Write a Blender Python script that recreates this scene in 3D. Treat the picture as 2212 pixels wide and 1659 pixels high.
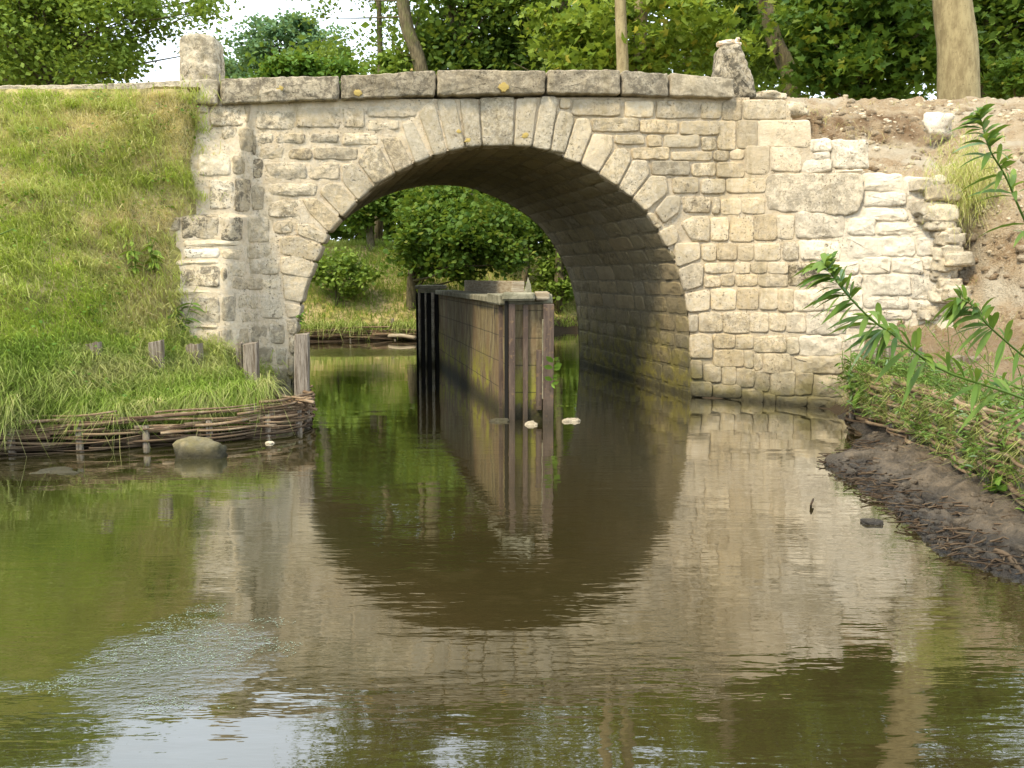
import bpy, math, random
import numpy as np
sc = bpy.context.scene
for o in list(bpy.data.objects): bpy.data.objects.remove(o)
R = math.radians
rng = np.random.default_rng(7)
random.seed(7)

# ------------------------------------------------------------------ camera, sky, sun, exposure
FPX, CX, CY = 1789.0, 1106.0, 829.5
PITCH = math.atan(229.5 / FPX)
CAMZ = 1.55
cam_d = bpy.data.cameras.new('camera'); cam = bpy.data.objects.new('camera', cam_d)
sc.collection.objects.link(cam); sc.camera = cam
cam.location = (0, 0, CAMZ); cam.rotation_euler = (math.pi/2 - PITCH, 0, 0)
cam_d.sensor_width = 36; cam_d.lens = 36 * FPX / 2212; cam_d.clip_end = 2000; cam_d.clip_start = .05
SUN_EL, SUN_AZ = 50, 222            # azimuth: degrees clockwise from +Y (behind the camera, to the left)
w = bpy.data.worlds.new('World'); sc.world = w; w.use_nodes = True
nt = w.node_tree; nt.nodes.clear()
sky = nt.nodes.new('ShaderNodeTexSky'); sky.sky_type = 'NISHITA'; sky.sun_disc = False
sky.sun_elevation = R(SUN_EL); sky.sun_rotation = R(SUN_AZ); sky.air_density = 1.0; sky.dust_density = 3
b1 = nt.nodes.new('ShaderNodeBackground'); b1.inputs['Strength'].default_value = 0.12
b2 = nt.nodes.new('ShaderNodeBackground'); b2.inputs['Color'].default_value = (.80, .90, 1.0, 1); b2.inputs['Strength'].default_value = 1.55
tc = nt.nodes.new('ShaderNodeTexCoord'); nz = nt.nodes.new('ShaderNodeTexNoise')
nz.inputs['Scale'].default_value = 2.2; nz.inputs['Detail'].default_value = 6
nt.links.new(tc.outputs['Generated'], nz.inputs['Vector'])
mr = nt.nodes.new('ShaderNodeMapRange'); mr.inputs['From Min'].default_value = .3; mr.inputs['From Max'].default_value = .6
mr.inputs['To Min'].default_value = .75; mr.inputs['To Max'].default_value = 1.0
nt.links.new(nz.outputs['Fac'], mr.inputs['Value'])
ms = nt.nodes.new('ShaderNodeMixShader'); wo = nt.nodes.new('ShaderNodeOutputWorld')
nt.links.new(sky.outputs[0], b1.inputs['Color']); nt.links.new(mr.outputs[0], ms.inputs[0])
nt.links.new(b1.outputs[0], ms.inputs[1]); nt.links.new(b2.outputs[0], ms.inputs[2]); nt.links.new(ms.outputs[0], wo.inputs[0])
sd = bpy.data.lights.new('sun', 'SUN'); sd.energy = 2.9; sd.angle = R(12); sd.color = (1.0, .85, .60)
sun = bpy.data.objects.new('sun', sd); sc.collection.objects.link(sun)
az, el = R(SUN_AZ), R(SUN_EL)
from mathutils import Vector
sv = Vector((math.sin(az)*math.cos(el), math.cos(az)*math.cos(el), math.sin(el)))
sun.rotation_euler = (-sv).to_track_quat('-Z', 'Y').to_euler()
sc.view_settings.view_transform = 'Standard'; sc.view_settings.look = 'None'
sc.view_settings.exposure = 0.68; sc.view_settings.gamma = 1
sc.cycles.use_denoising = True
sc.cycles.max_bounces = 6; sc.cycles.diffuse_bounces = 3; sc.cycles.glossy_bounces = 3
sc.cycles.transmission_bounces = 4; sc.cycles.transparent_max_bounces = 4
sc.cycles.caustics_reflective = False; sc.cycles.caustics_refractive = False

# ------------------------------------------------------------------ geometry helpers
CP, SP = math.cos(PITCH), math.sin(PITCH)
def ray(u, v):
    dx = (np.asarray(u, float) - CX) / FPX; dy = (CY - np.asarray(v, float)) / FPX
    return dx, CP + dy*SP, -SP + dy*CP
def at_y(u, v, Y):
    dx, ry, rz = ray(u, v); t = Y / ry
    return np.stack(np.broadcast_arrays(dx*t, Y + 0*t, CAMZ + rz*t), -1)
def at_z(u, v, z=0.):
    dx, ry, rz = ray(u, v); t = (z - CAMZ) / rz
    return np.stack(np.broadcast_arrays(dx*t, ry*t, z + 0*t), -1)
def proj(p):
    p = np.asarray(p, float); X, Y, Z = p[..., 0], p[..., 1], p[..., 2] - CAMZ
    d = Y*CP - Z*SP; up = Y*SP + Z*CP
    return CX + FPX*X/d, CY - FPX*up/d
def _h(i, j, k, s):
    n = (i*374761393 + j*668265263 + k*2147483647 + s*1274126177) & 0xffffffff
    n = ((n ^ (n >> 13)) * 1274126177) & 0xffffffff
    return ((n ^ (n >> 16)) & 0xffff) / 32767.5 - 1
def vn(p, s=0):
    p = np.asarray(p, float); i = np.floor(p).astype(np.int64); f = p - i; f = f*f*(3-2*f); r = 0
    for a in (0, 1):
        for b in (0, 1):
            for c in (0, 1):
                wgt = (f[..., 0] if a else 1-f[..., 0])*(f[..., 1] if b else 1-f[..., 1])*(f[..., 2] if c else 1-f[..., 2])
                r = r + wgt*_h(i[..., 0]+a, i[..., 1]+b, i[..., 2]+c, s)
    return r
def fbm(p, o=4, s=0):
    r = 0; a = 1.; p = np.asarray(p, float)
    for k in range(o): r = r + a*vn(p*2**k + 17.3*k, s+k); a *= .5
    return r
def sstep(x, a, b):
    t = np.clip((np.asarray(x, float)-a)/(b-a), 0, 1); return t*t*(3-2*t)

WLOC = {}
class MB:
    def __init__(s): s.V = []; s.F = {}; s.T = []; s.n = 0
    def add(s, V, faces, tint=(.5, .5, .5)):
        V = np.asarray(V, float).reshape(-1, 3); s.V.append(V)
        t = np.asarray(tint, float)
        s.T.append(np.broadcast_to(t, (len(V), 3)) if t.ndim == 1 else t)
        for f in faces:
            f = np.asarray(f, np.int64)
            if f.size: s.F.setdefault(f.shape[1], []).append(f + s.n)
        s.n += len(V)
    def build(s, name, mat, parent=None, smooth=True, base=False):
        V = np.concatenate(s.V); T = np.concatenate(s.T)
        L = np.zeros(3)
        if parent is not None: L = np.array(WLOC[parent.name])
        elif base: L = np.array([V[:, 0].mean(), V[:, 1].mean(), V[:, 2].min()])
        me = bpy.data.meshes.new(name); me.vertices.add(len(V)); me.vertices.foreach_set('co', (V-L).ravel())
        idx = []; tot = []
        for k, fl in s.F.items():
            f = np.concatenate(fl); idx.append(f.ravel()); tot.append(np.full(len(f), k))
        idx = np.concatenate(idx); tot = np.concatenate(tot)
        me.loops.add(len(idx)); me.loops.foreach_set('vertex_index', idx.astype(np.int32))
        me.polygons.add(len(tot)); st = np.concatenate([[0], np.cumsum(tot)[:-1]])
        me.polygons.foreach_set('loop_start', st.astype(np.int32))
        me.polygons.foreach_set('loop_total', tot.astype(np.int32))
        me.polygons.foreach_set('use_smooth', np.full(len(tot), smooth))
        me.update(calc_edges=True)
        a = me.attributes.new('tint', 'FLOAT_VECTOR', 'POINT'); a.data.foreach_set('vector', T.astype(float).ravel())
        me.materials.append(mat); me.validate()
        o = bpy.data.objects.new(name, me); sc.collection.objects.link(o)
        if parent is not None: o.parent = parent
        else: o.location = L
        WLOC[o.name] = tuple(L)
        return o
def tag(o, label=None, cat=None, group=None, kind=None):
    if label: o['label'] = label
    if cat: o['category'] = cat
    if group: o['group'] = group
    if kind: o['kind'] = kind
    return o
def thing(name, loc, label, cat, group=None):
    o = bpy.data.objects.new(name, None); sc.collection.objects.link(o); o.location = tuple(loc)
    o.empty_display_size = .1; WLOC[o.name] = tuple(float(x) for x in loc)
    return tag(o, label, cat, group)

def grid_faces(n, m, mask=None):
    i = np.arange(n*m).reshape(n, m)
    f = np.stack([i[:-1, :-1], i[:-1, 1:], i[1:, 1:], i[1:, :-1]], -1)
    return f[mask] if mask is not None else f.reshape(-1, 4)
def box(mb, c, s, ax=(1, 0), bev=.01, tint=(.5, .5, .5), rough=0.0):
    # box with bevelled edges: centre c, size s, local x axis direction ax in plan
    hx, hy, hz = s[0]/2, s[1]/2, s[2]/2; b = min(bev, hx*.45, hy*.45, hz*.45)
    P = []
    for X, Y, Z in ((hx-b, hy-b, hz), (hx, hy-b, hz-b), (hx-b, hy, hz-b)):
        P.append([(sx*X, sy*Y, sz*Z) for sz in (-1, 1) for sy in (-1, 1) for sx in (-1, 1)])
    P = np.array(P)  # 3 x 8
    V = P.reshape(-1, 3)
    if rough: V = V + rough*rng.uniform(-1, 1, V.shape)
    def q(k, c4): return [k*8+i for i in c4]
    fs = [q(0, (0, 2, 3, 1)), q(0, (4, 5, 7, 6)), q(1, (0, 4, 6, 2)), q(1, (1, 3, 7, 5)), q(2, (0, 1, 5, 4)), q(2, (2, 6, 7, 3))]
    E = [(0, 1, 0, 2), (2, 3, 0, 2), (4, 5, 0, 2), (6, 7, 0, 2), (0, 2, 0, 1), (1, 3, 0, 1), (4, 6, 0, 1), (5, 7, 0, 1), (0, 4, 1, 2), (1, 5, 1, 2), (2, 6, 1, 2), (3, 7, 1, 2)]
    for i, j, a, d in E: fs.append([a*8+i, a*8+j, d*8+j, d*8+i])
    tr = [[i, 8+i, 16+i] for i in range(8)]
    a = np.array(ax, float); a /= np.linalg.norm(a)
    W = np.stack([V[:, 0]*a[0]-V[:, 1]*a[1], V[:, 0]*a[1]+V[:, 1]*a[0], V[:, 2]], -1) + np.array(c)
    mb.add(W, [np.array(fs), np.array(tr)], tint)
def tube(mb, pts, rad, n=6, tint=(.5, .5, .5), cap=True):
    P = np.asarray(pts, float); m = len(P); rad = np.broadcast_to(np.asarray(rad, float), (m,))
    T = np.gradient(P, axis=0); T /= np.linalg.norm(T, axis=1)[:, None] + 1e-9
    ref = np.array([0, 0, 1.]) if abs(T[:, 2]).mean() < .8 else np.array([0, 1., 0])
    A = np.cross(T, ref); A /= np.linalg.norm(A, axis=1)[:, None] + 1e-9; B = np.cross(T, A)
    th = np.arange(n)/n*2*math.pi
    V = P[:, None] + rad[:, None, None]*(A[:, None]*np.cos(th)[None, :, None] + B[:, None]*np.sin(th)[None, :, None])
    i = np.arange(m*n).reshape(m, n); j = np.roll(i, -1, 1)
    f = np.stack([i[:-1], j[:-1], j[1:], i[1:]], -1).reshape(-1, 4)
    fs = [f]
    if cap: fs.append(np.array([i[0][::-1], i[-1]]))
    mb.add(V.reshape(-1, 3), fs, tint)
def spline(pts, n):
    P = np.asarray(pts, float); m = len(P)
    if m < 3: return P[0] + (P[-1]-P[0])*np.linspace(0, 1, n)[:, None]
    Q = np.vstack([2*P[0]-P[1], P, 2*P[-1]-P[-2]]); t = np.linspace(0, m-1-1e-6, n); i = t.astype(int); f = (t-i)[:, None]
    a, b, c, d = Q[i], Q[i+1], Q[i+2], Q[i+3]
    return .5*(2*b+(c-a)*f+(2*a-5*b+4*c-d)*f*f+(3*b-a-3*c+d)*f**3)
def resample(poly, sp):
    P = np.asarray(poly, float); Q = np.vstack([P, P[:1]]); L = np.r_[0, np.cumsum(np.linalg.norm(np.diff(Q, axis=0), axis=1))]
    n = max(10, int(L[-1]/sp)); t = np.linspace(0, L[-1], n, endpoint=False)
    return np.stack([np.interp(t, L, Q[:, 0]), np.interp(t, L, Q[:, 1])], -1)
def stone(mb, poly, fn, sp=5., proud=.015, back=.07, bev=3., bulge=.008, jit=.9, tint=(.5, .5, .5), rnd=2, rough=.006, seed=None, nsc=9.):
    """rounded rough stone: outline in a 2-D chart, fn(a, b, off) -> 3-D"""
    P = resample(poly, sp)
    for _ in range(rnd): P = .5*P + .25*(np.roll(P, 1, 0) + np.roll(P, -1, 0))
    sd_ = seed if seed is not None else rng.uniform(0, 99)
    nn = np.stack([P[:, 0]/sp*.45+sd_, P[:, 1]/sp*.45, P[:, 0]*0+sd_], -1)
    P = P + jit*np.stack([vn(nn, 1), vn(nn, 2)], -1)
    d = np.roll(P, -1, 0) - np.roll(P, 1, 0); nrm = np.stack([-d[:, 1], d[:, 0]], -1); nrm /= np.linalg.norm(nrm, axis=1)[:, None] + 1e-9
    c = P.mean(0)
    if ((P-c)*nrm).sum() < 0: nrm = -nrm
    n = len(P); rings = [(P, -back), (P, proud-.03), (P-nrm*bev*.35, proud-.010), (P-nrm*bev, proud)]
    I = P-nrm*bev
    for k, s_ in enumerate((.92, .82, .70, .57, .44, .31, .18, .07)): rings.append((c+(I-c)*s_, proud+bulge*(1-s_**2)**2))
    V = []
    tilt = rng.uniform(-.0012, .0012, 2)*bulge/.008
    for k, (Q, off) in enumerate(rings):
        o_ = np.full(n, off)
        if k >= 1: o_ = o_ + ((Q-c)@tilt)/5*sp*.2
        p = fn(Q[:, 0], Q[:, 1], o_)
        if k >= 1:
            nv = fbm(p*nsc+sd_, 3); o2 = o_ + rough*nv*(1 if k > 2 else .6)
            pit = np.clip(fbm(p*22+sd_, 2, 9)-.75, 0, 1)*.03
            p = fn(Q[:, 0], Q[:, 1], o2-pit)
        V.append(p)
    cc = fn(np.array([c[0]]), np.array([c[1]]), np.array([proud+bulge]))
    V = np.concatenate(V+[cc]); m = len(rings)
    i = np.arange(m*n).reshape(m, n); j = np.roll(i, -1, 1)
    f = np.stack([i[:-1], j[:-1], j[1:], i[1:]], -1).reshape(-1, 4)
    t = np.stack([i[-1], j[-1], np.full(n, m*n)], -1)
    mb.add(V, [f, t], tint)
def rect(x0, y0, x1, y1, j=2.5):
    q = [(x0, y0), (x1, y0), (x1, y1), (x0, y1)]
    return [(a+random.uniform(-j, j)*.6, b+random.uniform(-j, j)*.6) for a, b in q]
def blob(mb, c, r, seed, nu=18, nv=12, amp=.25, fr=1.6, tint=(.5, .5, .5), pw=.8, yaw=0):
    th = np.linspace(0, 2*math.pi, nu, endpoint=False); ph = np.linspace(0, math.pi, nv)[1:-1]
    D = np.stack([np.outer(np.sin(ph), np.cos(th)), np.outer(np.sin(ph), np.sin(th)), np.outer(np.cos(ph), np.ones(nu))], -1).reshape(-1, 3)
    D = np.vstack([D, [[0, 0, 1], [0, 0, -1]]]); D = np.sign(D)*abs(D)**pw
    V = D*(1+amp*fbm(D*fr+seed, 4)[:, None])*np.array(r)
    cy, sy = math.cos(yaw), math.sin(yaw); V = np.stack([V[:, 0]*cy-V[:, 1]*sy, V[:, 0]*sy+V[:, 1]*cy, V[:, 2]], -1) + np.array(c)
    m = nv-2; i = np.arange(m*nu).reshape(m, nu); j = np.roll(i, -1, 1)
    f = np.stack([i[:-1], i[1:], j[1:], j[:-1]], -1).reshape(-1, 4)
    t1 = np.stack([np.full(nu, m*nu), i[0], j[0]], -1); t2 = np.stack([np.full(nu, m*nu+1), j[-1], i[-1]], -1)
    mb.add(V, [f, np.vstack([t1, t2])], tint)
def blades(mb, P, L, W, lean, tint, bend=.5):
    """grass blades: roots P, lengths L, widths W, lean vectors"""
    n = len(P); L = np.broadcast_to(L, (n,)); W = np.broadcast_to(W, (n,))
    a = rng.uniform(0, 2*math.pi, n); side = np.stack([np.cos(a), np.sin(a), 0*a], -1)
    up = np.array([0, 0, 1.]) + lean; up /= np.linalg.norm(up, axis=1)[:, None]
    out = lean + rng.normal(0, .35, (n, 3)); out[:, 2] -= bend
    mid = P + up*(L*.5)[:, None]; tip = mid + (up*.6+out*.8)*(L*.5)[:, None]
    s = side*(W/2)[:, None]
    V = np.stack([P-s, P+s, mid+s*.8, mid-s*.8, tip], 1).reshape(-1, 3)
    k = np.arange(n)[:, None]*5
    mb.add(V, [k+np.array([[0, 1, 2, 3]]), k+np.array([[3, 2, 4]])], np.repeat(tint, 5, 0))
def leaf_faces(mb, C, size, tint, shape='oval', up=.35, aspect=.6, axis=None):
    """flat leaves at C; random attitude leaning to face up"""
    n = len(C); size = np.broadcast_to(size, (n,))
    N = rng.normal(0, 1, (n, 3)); N /= np.linalg.norm(N, axis=1)[:, None]; N[:, 2] = abs(N[:, 2])+up; N /= np.linalg.norm(N, axis=1)[:, None]
    A = rng.normal(0, 1, (n, 3)) if axis is None else axis
    A = A-N*(A*N).sum(1)[:, None]; A /= np.linalg.norm(A, axis=1)[:, None]+1e-9; B = np.cross(N, A)
    if shape == 'maple':
        ang = np.array([-160, -125, -95, -62, -40, -20, 0, 20, 40, 62, 95, 125, 160]); rad = np.array([.25, .5, .32, .72, .42, .62, 1, .62, .42, .72, .32, .5, .25])*.62
        T = np.stack([np.cos(np.radians(ang))*rad+.15, np.sin(np.radians(ang))*rad], -1)
    elif shape == 'oval':
        T = np.array([[-.5, 0], [-.2, -.5*aspect], [.2, -.45*aspect], [.5, 0], [.2, .45*aspect], [-.2, .5*aspect]])
    else:
        T = np.array([[-.5, 0], [0, -.5*aspect], [.5, 0], [0, .5*aspect]])
    V = C[:, None]+size[:, None, None]*(A[:, None]*T[None, :, :1]+B[:, None]*T[None, :, 1:]) + (N*size[:, None]*.12)[:, None]*(T[None, :, 1:]**2*4)
    m = len(T); k = np.arange(n)[:, None]*m
    mb.add(V.reshape(-1, 3), [k+np.arange(m)[None]], np.repeat(tint, m, 0))
def lance(mb, base, dirv, L, W, droop, tint, seg=4):
    """lance-shaped leaves as curved folded strips"""
    n = len(base); dirv = dirv/np.linalg.norm(dirv, axis=1)[:, None]
    sd_ = np.cross(dirv, np.array([0, 0, 1.])); sd_ /= np.linalg.norm(sd_, axis=1)[:, None]+1e-9
    roll = rng.uniform(-.9, .9, n)[:, None]; nr = np.cross(sd_, dirv); sd_ = sd_*np.cos(roll)+nr*np.sin(roll)
    ws = [.15, .85, 1, .7, 0][:seg+1]; V = []
    for k in range(seg+1):
        t = k/seg; c = base+dirv*(L*t)[:, None]; c = c.copy(); c[:, 2] -= droop*L*t*t
        wd = sd_*(W*ws[k]/2)[:, None]; V += [c-wd, c+wd]
    V = np.stack(V, 1); m = 2*(seg+1); k = np.arange(n)[:, None]*m
    fs = [k+np.array([[2*i, 2*i+1, 2*i+3, 2*i+2]]) for i in range(seg)]
    mb.add(V.reshape(-1, 3), fs, np.repeat(tint, m, 0))

# ------------------------------------------------------------------ materials
class NB:
    def __init__(s, name):
        s.m = bpy.data.materials.new(name); s.m.use_nodes = True; s.t = s.m.node_tree; s.t.nodes.clear()
        s.pos = s.new('ShaderNodeNewGeometry').outputs['Position']
    def new(s, k): return s.t.nodes.new(k)
    def put(s, sock, v):
        if isinstance(v, bpy.types.NodeSocket): s.t.links.new(v, sock)
        elif isinstance(v, tuple) and len(v) == 3 and sock.type == 'RGBA': sock.default_value = (*v, 1)
        else: sock.default_value = v
    def noise(s, sc_, det=4, vec=None, rough=.6, out='Fac', dist=0):
        n = s.new('ShaderNodeTexNoise'); s.put(n.inputs['Vector'], vec if vec is not None else s.pos)
        n.inputs['Scale'].default_value = sc_; n.inputs['Detail'].default_value = det; n.inputs['Roughness'].default_value = rough; n.inputs['Distortion'].default_value = dist
        return n.outputs[out]
    def vor(s, sc_, vec=None, out='Distance'):
        n = s.new('ShaderNodeTexVoronoi'); s.put(n.inputs['Vector'], vec if vec is not None else s.pos); n.inputs['Scale'].default_value = sc_
        return n.outputs[out]
    def scale(s, v3, vec=None):
        n = s.new('ShaderNodeVectorMath'); n.operation = 'MULTIPLY'; s.put(n.inputs[0], vec if vec is not None else s.pos); n.inputs[1].default_value = v3
        return n.outputs[0]
    def rng(s, f, a, b, c=0., d=1.):
        n = s.new('ShaderNodeMapRange'); n.interpolation_type = 'SMOOTHSTEP'; s.put(n.inputs['Value'], f)
        for k, v in zip(('From Min', 'From Max', 'To Min', 'To Max'), (a, b, c, d)): n.inputs[k].default_value = v
        return n.outputs[0]
    def mul(s, a, b, op='MULTIPLY'):
        n = s.new('ShaderNodeMath'); n.operation = op; s.put(n.inputs[0], a); s.put(n.inputs[1], b); return n.outputs[0]
    def mix(s, f, a, b, mode='MIX'):
        n = s.new('ShaderNodeMix'); n.data_type = 'RGBA'; n.blend_type = mode; s.put(n.inputs[0], f)
        s.put(n.inputs[6], a); s.put(n.inputs[7], b); return n.outputs[2]
    def tint(s):
        n = s.new('ShaderNodeAttribute'); n.attribute_name = 'tint'; x = s.new('ShaderNodeSeparateXYZ'); s.t.links.new(n.outputs['Vector'], x.inputs[0]); return x.outputs
    def xyz(s, vec=None):
        x = s.new('ShaderNodeSeparateXYZ'); s.put(x.inputs[0], vec if vec is not None else s.pos); return x.outputs
    def bump(s, h, dist=.01, strength=1., normal=None):
        n = s.new('ShaderNodeBump'); s.put(n.inputs['Height'], h); n.inputs['Distance'].default_value = dist; n.inputs['Strength'].default_value = strength
        if normal is not None: s.put(n.inputs['Normal'], normal)
        return n.outputs[0]
    def bsdf(s, col, rough=.9, nrm=None, spec=.25, metal=0):
        n = s.new('ShaderNodeBsdfPrincipled'); s.put(n.inputs['Base Color'], col); s.put(n.inputs['Roughness'], rough)
        n.inputs['Specular IOR Level'].default_value = spec; n.inputs['Metallic'].default_value = metal
        if nrm is not None: s.put(n.inputs['Normal'], nrm)
        return n.outputs[0]
    def done(s, sh):
        o = s.new('ShaderNodeOutputMaterial'); s.t.links.new(sh, o.inputs[0]); return s.m

def mat_stone(name, ca, cb, white=(.74, .67, .55), dark=(.10, .085, .06), moss=True, green=1.0, mtop=.05, mcol=(.15, .13, .045)):
    n = NB(name); tx, ty, tz = n.tint()
    c = n.mix(n.rng(n.noise(3.5, 5), .35, .65), ca, cb)
    c = n.mix(n.rng(n.noise(14, 6, rough=.75), .38, .66, 0, .5), c, white)
    c = n.mix(n.rng(n.mul(n.mul(tx, 7.3), 1., 'MODULO'), .5, 1, 0, .35), c, (.52, .38, .20))
    c = n.mix(n.rng(n.mul(n.mul(tx, 12.7), 1., 'MODULO'), .6, 1, 0, .40), c, (.38, .34, .26))
    c = n.mix(n.mul(ty, 1.0), c, white)                                  # tint y: how chalky; on the right wing, painted overexposed light
    f = n.rng(tx, 0, 1, .80, 1.18); g = n.new('ShaderNodeVectorMath'); g.operation = 'SCALE'; n.put(g.inputs[0], c); n.put(g.inputs['Scale'], f); c = g.outputs[0]
    sp = n.rng(n.noise(9, 9, rough=.85, dist=.4), .45, .56)
    c = n.mix(n.mul(sp, tz), c, dark)                                    # tint z: how much lichen
    c = n.mix(n.rng(n.noise(1.6, 6, rough=.7), .50, .70, 0, .38), c, (.34, .27, .165))
    c = n.mix(n.mul(n.rng(n.noise(20, 8, rough=.8), .55, .63), n.rng(n.noise(1.9, 3), .4, .6, .05, .55)), c, (.26, .21, .14))
    sp2 = n.mul(n.rng(n.noise(42, 5, rough=.7), .58, .65, 0, .9), n.rng(n.noise(2.6, 4), .42, .62, .12, 1))
    c = n.mix(sp2, c, (.13, .10, .065))
    c = n.mix(n.mul(n.rng(n.noise(1.5, 6, vec=n.scale((3.2, 3.2, .35)), rough=.65), .54, .68), .36), c, (.30, .235, .12))
    z = n.xyz()[2]
    if moss:
        zz = n.mul(z, n.mul(n.noise(2.2, 5), 1.5), 'SUBTRACT')
        mo = n.rng(zz, -.75, mtop, 1, 0)
        mc = n.mix(n.rng(n.noise(6, 4), .4, .6), mcol, (.10, .095, .05))
        c = n.mix(n.mul(mo, .88*green), c, mc)
        c = n.mix(n.rng(z, .02, .14, .75, 0), c, (.035, .032, .022))
    h = n.mul(n.noise(24, 8, rough=.78), n.mul(n.noise(110, 3), .35), 'ADD'); h = n.mul(h, n.mul(sp2, .5), 'SUBTRACT')
    return n.done(n.bsdf(c, .95, n.bump(h, .022, 1.)))
M = {}
M['stone'] = mat_stone('limestone', (.68, .545, .34), (.56, .455, .29))
M['stone_grey'] = mat_stone('weathered_limestone', (.50, .42, .285), (.55, .465, .32), dark=(.085, .075, .055))
M['coping'] = mat_stone('coping_limestone', (.42, .35, .24), (.31, .26, .18), white=(.62, .54, .40), dark=(.06, .05, .038), moss=False)
M['mortar'] = mat_stone('lime_mortar', (.68, .55, .36), (.58, .46, .30))
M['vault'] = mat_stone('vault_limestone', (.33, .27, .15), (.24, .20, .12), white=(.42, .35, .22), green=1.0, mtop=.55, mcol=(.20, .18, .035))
n = NB('pier_masonry'); z = n.xyz()[2]
st = n.noise(5, 6, vec=n.scale((5, 5, .5))); c = n.mix(n.rng(st, .4, .62), (.14, .105, .05), (.25, .205, .11))
c = n.mix(n.rng(n.noise(3, 5, vec=n.scale((3, 3, .7))), .52, .64), c, (.10, .075, .05))
c = n.mix(n.rng(n.noise(2.2, 5, vec=n.scale((1, 1, .25))), .5, .62, 0, .7), c, (.17, .11, .06))
yl = n.mul(n.rng(z, .15, .85, 1, 0), n.rng(n.noise(2.6, 6, rough=.75), .46, .55)); c = n.mix(yl, c, (.26, .25, .04))
jz = n.mul(n.mul(z, .01, 'ADD'), .30, 'MODULO'); c = n.mix(n.rng(jz, .0, .02, .85, 0), c, (.035, .03, .018))
c = n.mix(n.rng(z, .02, .30, .93, 0), c, (.022, .020, .010))
M['pier'] = n.done(n.bsdf(c, .85, n.bump(n.noise(25, 5), .01)))
n = NB('rusty_steel'); st = n.noise(6, 6, vec=n.scale((6, 6, .6)))
c = n.mix(n.rng(st, .35, .65), (.07, .047, .035), (.13, .092, .065)); c = n.mix(n.rng(n.noise(20, 5), .55, .7), c, (.17, .11, .06))
c = n.mix(n.rng(n.xyz()[2], 0, .3, .7, 0), c, (.03, .025, .015))
M['steel'] = n.done(n.bsdf(c, .7, n.bump(n.noise(40, 4), .004), .3))
n = NB('weathered_wood'); tx, ty, tz = n.tint(); g = n.noise(10, 7, vec=n.scale((4, 4, .35)), rough=.75)
c = n.mix(n.rng(g, .35, .65), (.13, .10, .07), (.36, .31, .25)); c = n.mix(n.rng(n.noise(30, 5, vec=n.scale((3, 3, .15))), .57, .64, 0, .8), c, (.06, .045, .03))
c = n.mix(n.mul(tx, .35), c, (.15, .10, .05))
M['wood'] = n.done(n.bsdf(c, .9, n.bump(g, .012)))
n = NB('sawn_timber'); g = n.noise(9, 6, vec=n.scale((.6, .6, 5)), rough=.7)
M['timber'] = n.done(n.bsdf(n.mix(n.rng(g, .35, .65), (.24, .18, .11), (.42, .36, .26)), .85, n.bump(g, .006)))
n = NB('willow_rod'); tx, ty, tz = n.tint(); c = n.mix(tx, (.10, .06, .035), (.30, .205, .12)); c = n.mix(n.rng(n.noise(9, 5), .5, .65, 0, .6), c, (.38, .30, .20))
c = n.mix(n.rng(n.xyz()[2], .02, .16, .8, 0), c, (.03, .02, .012))
M['rod'] = n.done(n.bsdf(c, .85, n.bump(n.noise(60, 3), .004)))
def mat_leaf(name, a, b, trans=.35, c3=None, gloss=.25):
    n = NB(name); tx, ty, tz = n.tint(); c = n.mix(tx, a, b)
    if c3: c = n.mix(n.rng(ty, .92, .96), c, c3)
    d = n.bsdf(c, .55, None, gloss); t = n.new('ShaderNodeBsdfTranslucent'); n.put(t.inputs[0], n.mix(.5, c, (.30, .36, .03), 'MIX'))
    m = n.new('ShaderNodeMixShader'); m.inputs[0].default_value = trans; n.t.links.new(d, m.inputs[1]); n.t.links.new(t.outputs[0], m.inputs[2])
    return n.done(m.outputs[0])
M['leaf_mid'] = mat_leaf('leaf_mid', (.12, .20, .03), (.30, .41, .07))
M['leaf_dark'] = mat_leaf('leaf_dark', (.045, .10, .02), (.17, .27, .045), .45)
M['leaf_bright'] = mat_leaf('leaf_bright', (.07, .16, .02), (.17, .30, .04))
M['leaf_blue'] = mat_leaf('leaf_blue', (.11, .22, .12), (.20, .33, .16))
M['leaf_maple'] = mat_leaf('leaf_maple', (.11, .19, .02), (.28, .36, .045), .45, (.48, .42, .06))
M['leaf_maple_dark'] = mat_leaf('leaf_maple_dark', (.05, .12, .018), (.16, .27, .04), .45, (.28, .30, .04))
M['leaf_hazel'] = mat_leaf('leaf_hazel', (.05, .115, .015), (.17, .27, .04), .4, (.24, .27, .05))
M['willow'] = mat_leaf('leaf_willow', (.06, .14, .02), (.20, .30, .06), .35, (.20, .30, .16))
M['grass'] = mat_leaf('grass_blade', (.42, .52, .08), (.80, .68, .36), .35, None, .15)
M['grass_wet'] = mat_leaf('grass_lush', (.26, .37, .06), (.64, .58, .27), .35, None, .15)
M['dry'] = mat_leaf('dry_leaf', (.30, .19, .10), (.42, .32, .18), .3)
n = NB('bark'); g = n.noise(7, 7, vec=n.scale((3, 3, .6)), rough=.7)
c = n.mix(n.rng(g, .35, .65), (.075, .06, .035), (.20, .165, .095)); c = n.mix(n.rng(n.noise(3, 4), .5, .65, 0, .5), c, (.11, .12, .04))
M['bark'] = n.done(n.bsdf(c, .95, n.bump(g, .02)))
n = NB('smooth_bark'); g = n.noise(5, 8, vec=n.scale((2.5, 2.5, .8)), rough=.7)
c = n.mix(n.rng(g, .35, .65), (.20, .155, .08), (.34, .28, .15)); c = n.mix(n.rng(n.noise(18, 4, vec=n.scale((1, 1, 2))), .6, .7, 0, .6), c, (.12, .09, .05))
M['bark_smooth'] = n.done(n.bsdf(c, .9, n.bump(g, .01)))
n = NB('earth'); tx, ty, tz = n.tint()
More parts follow.
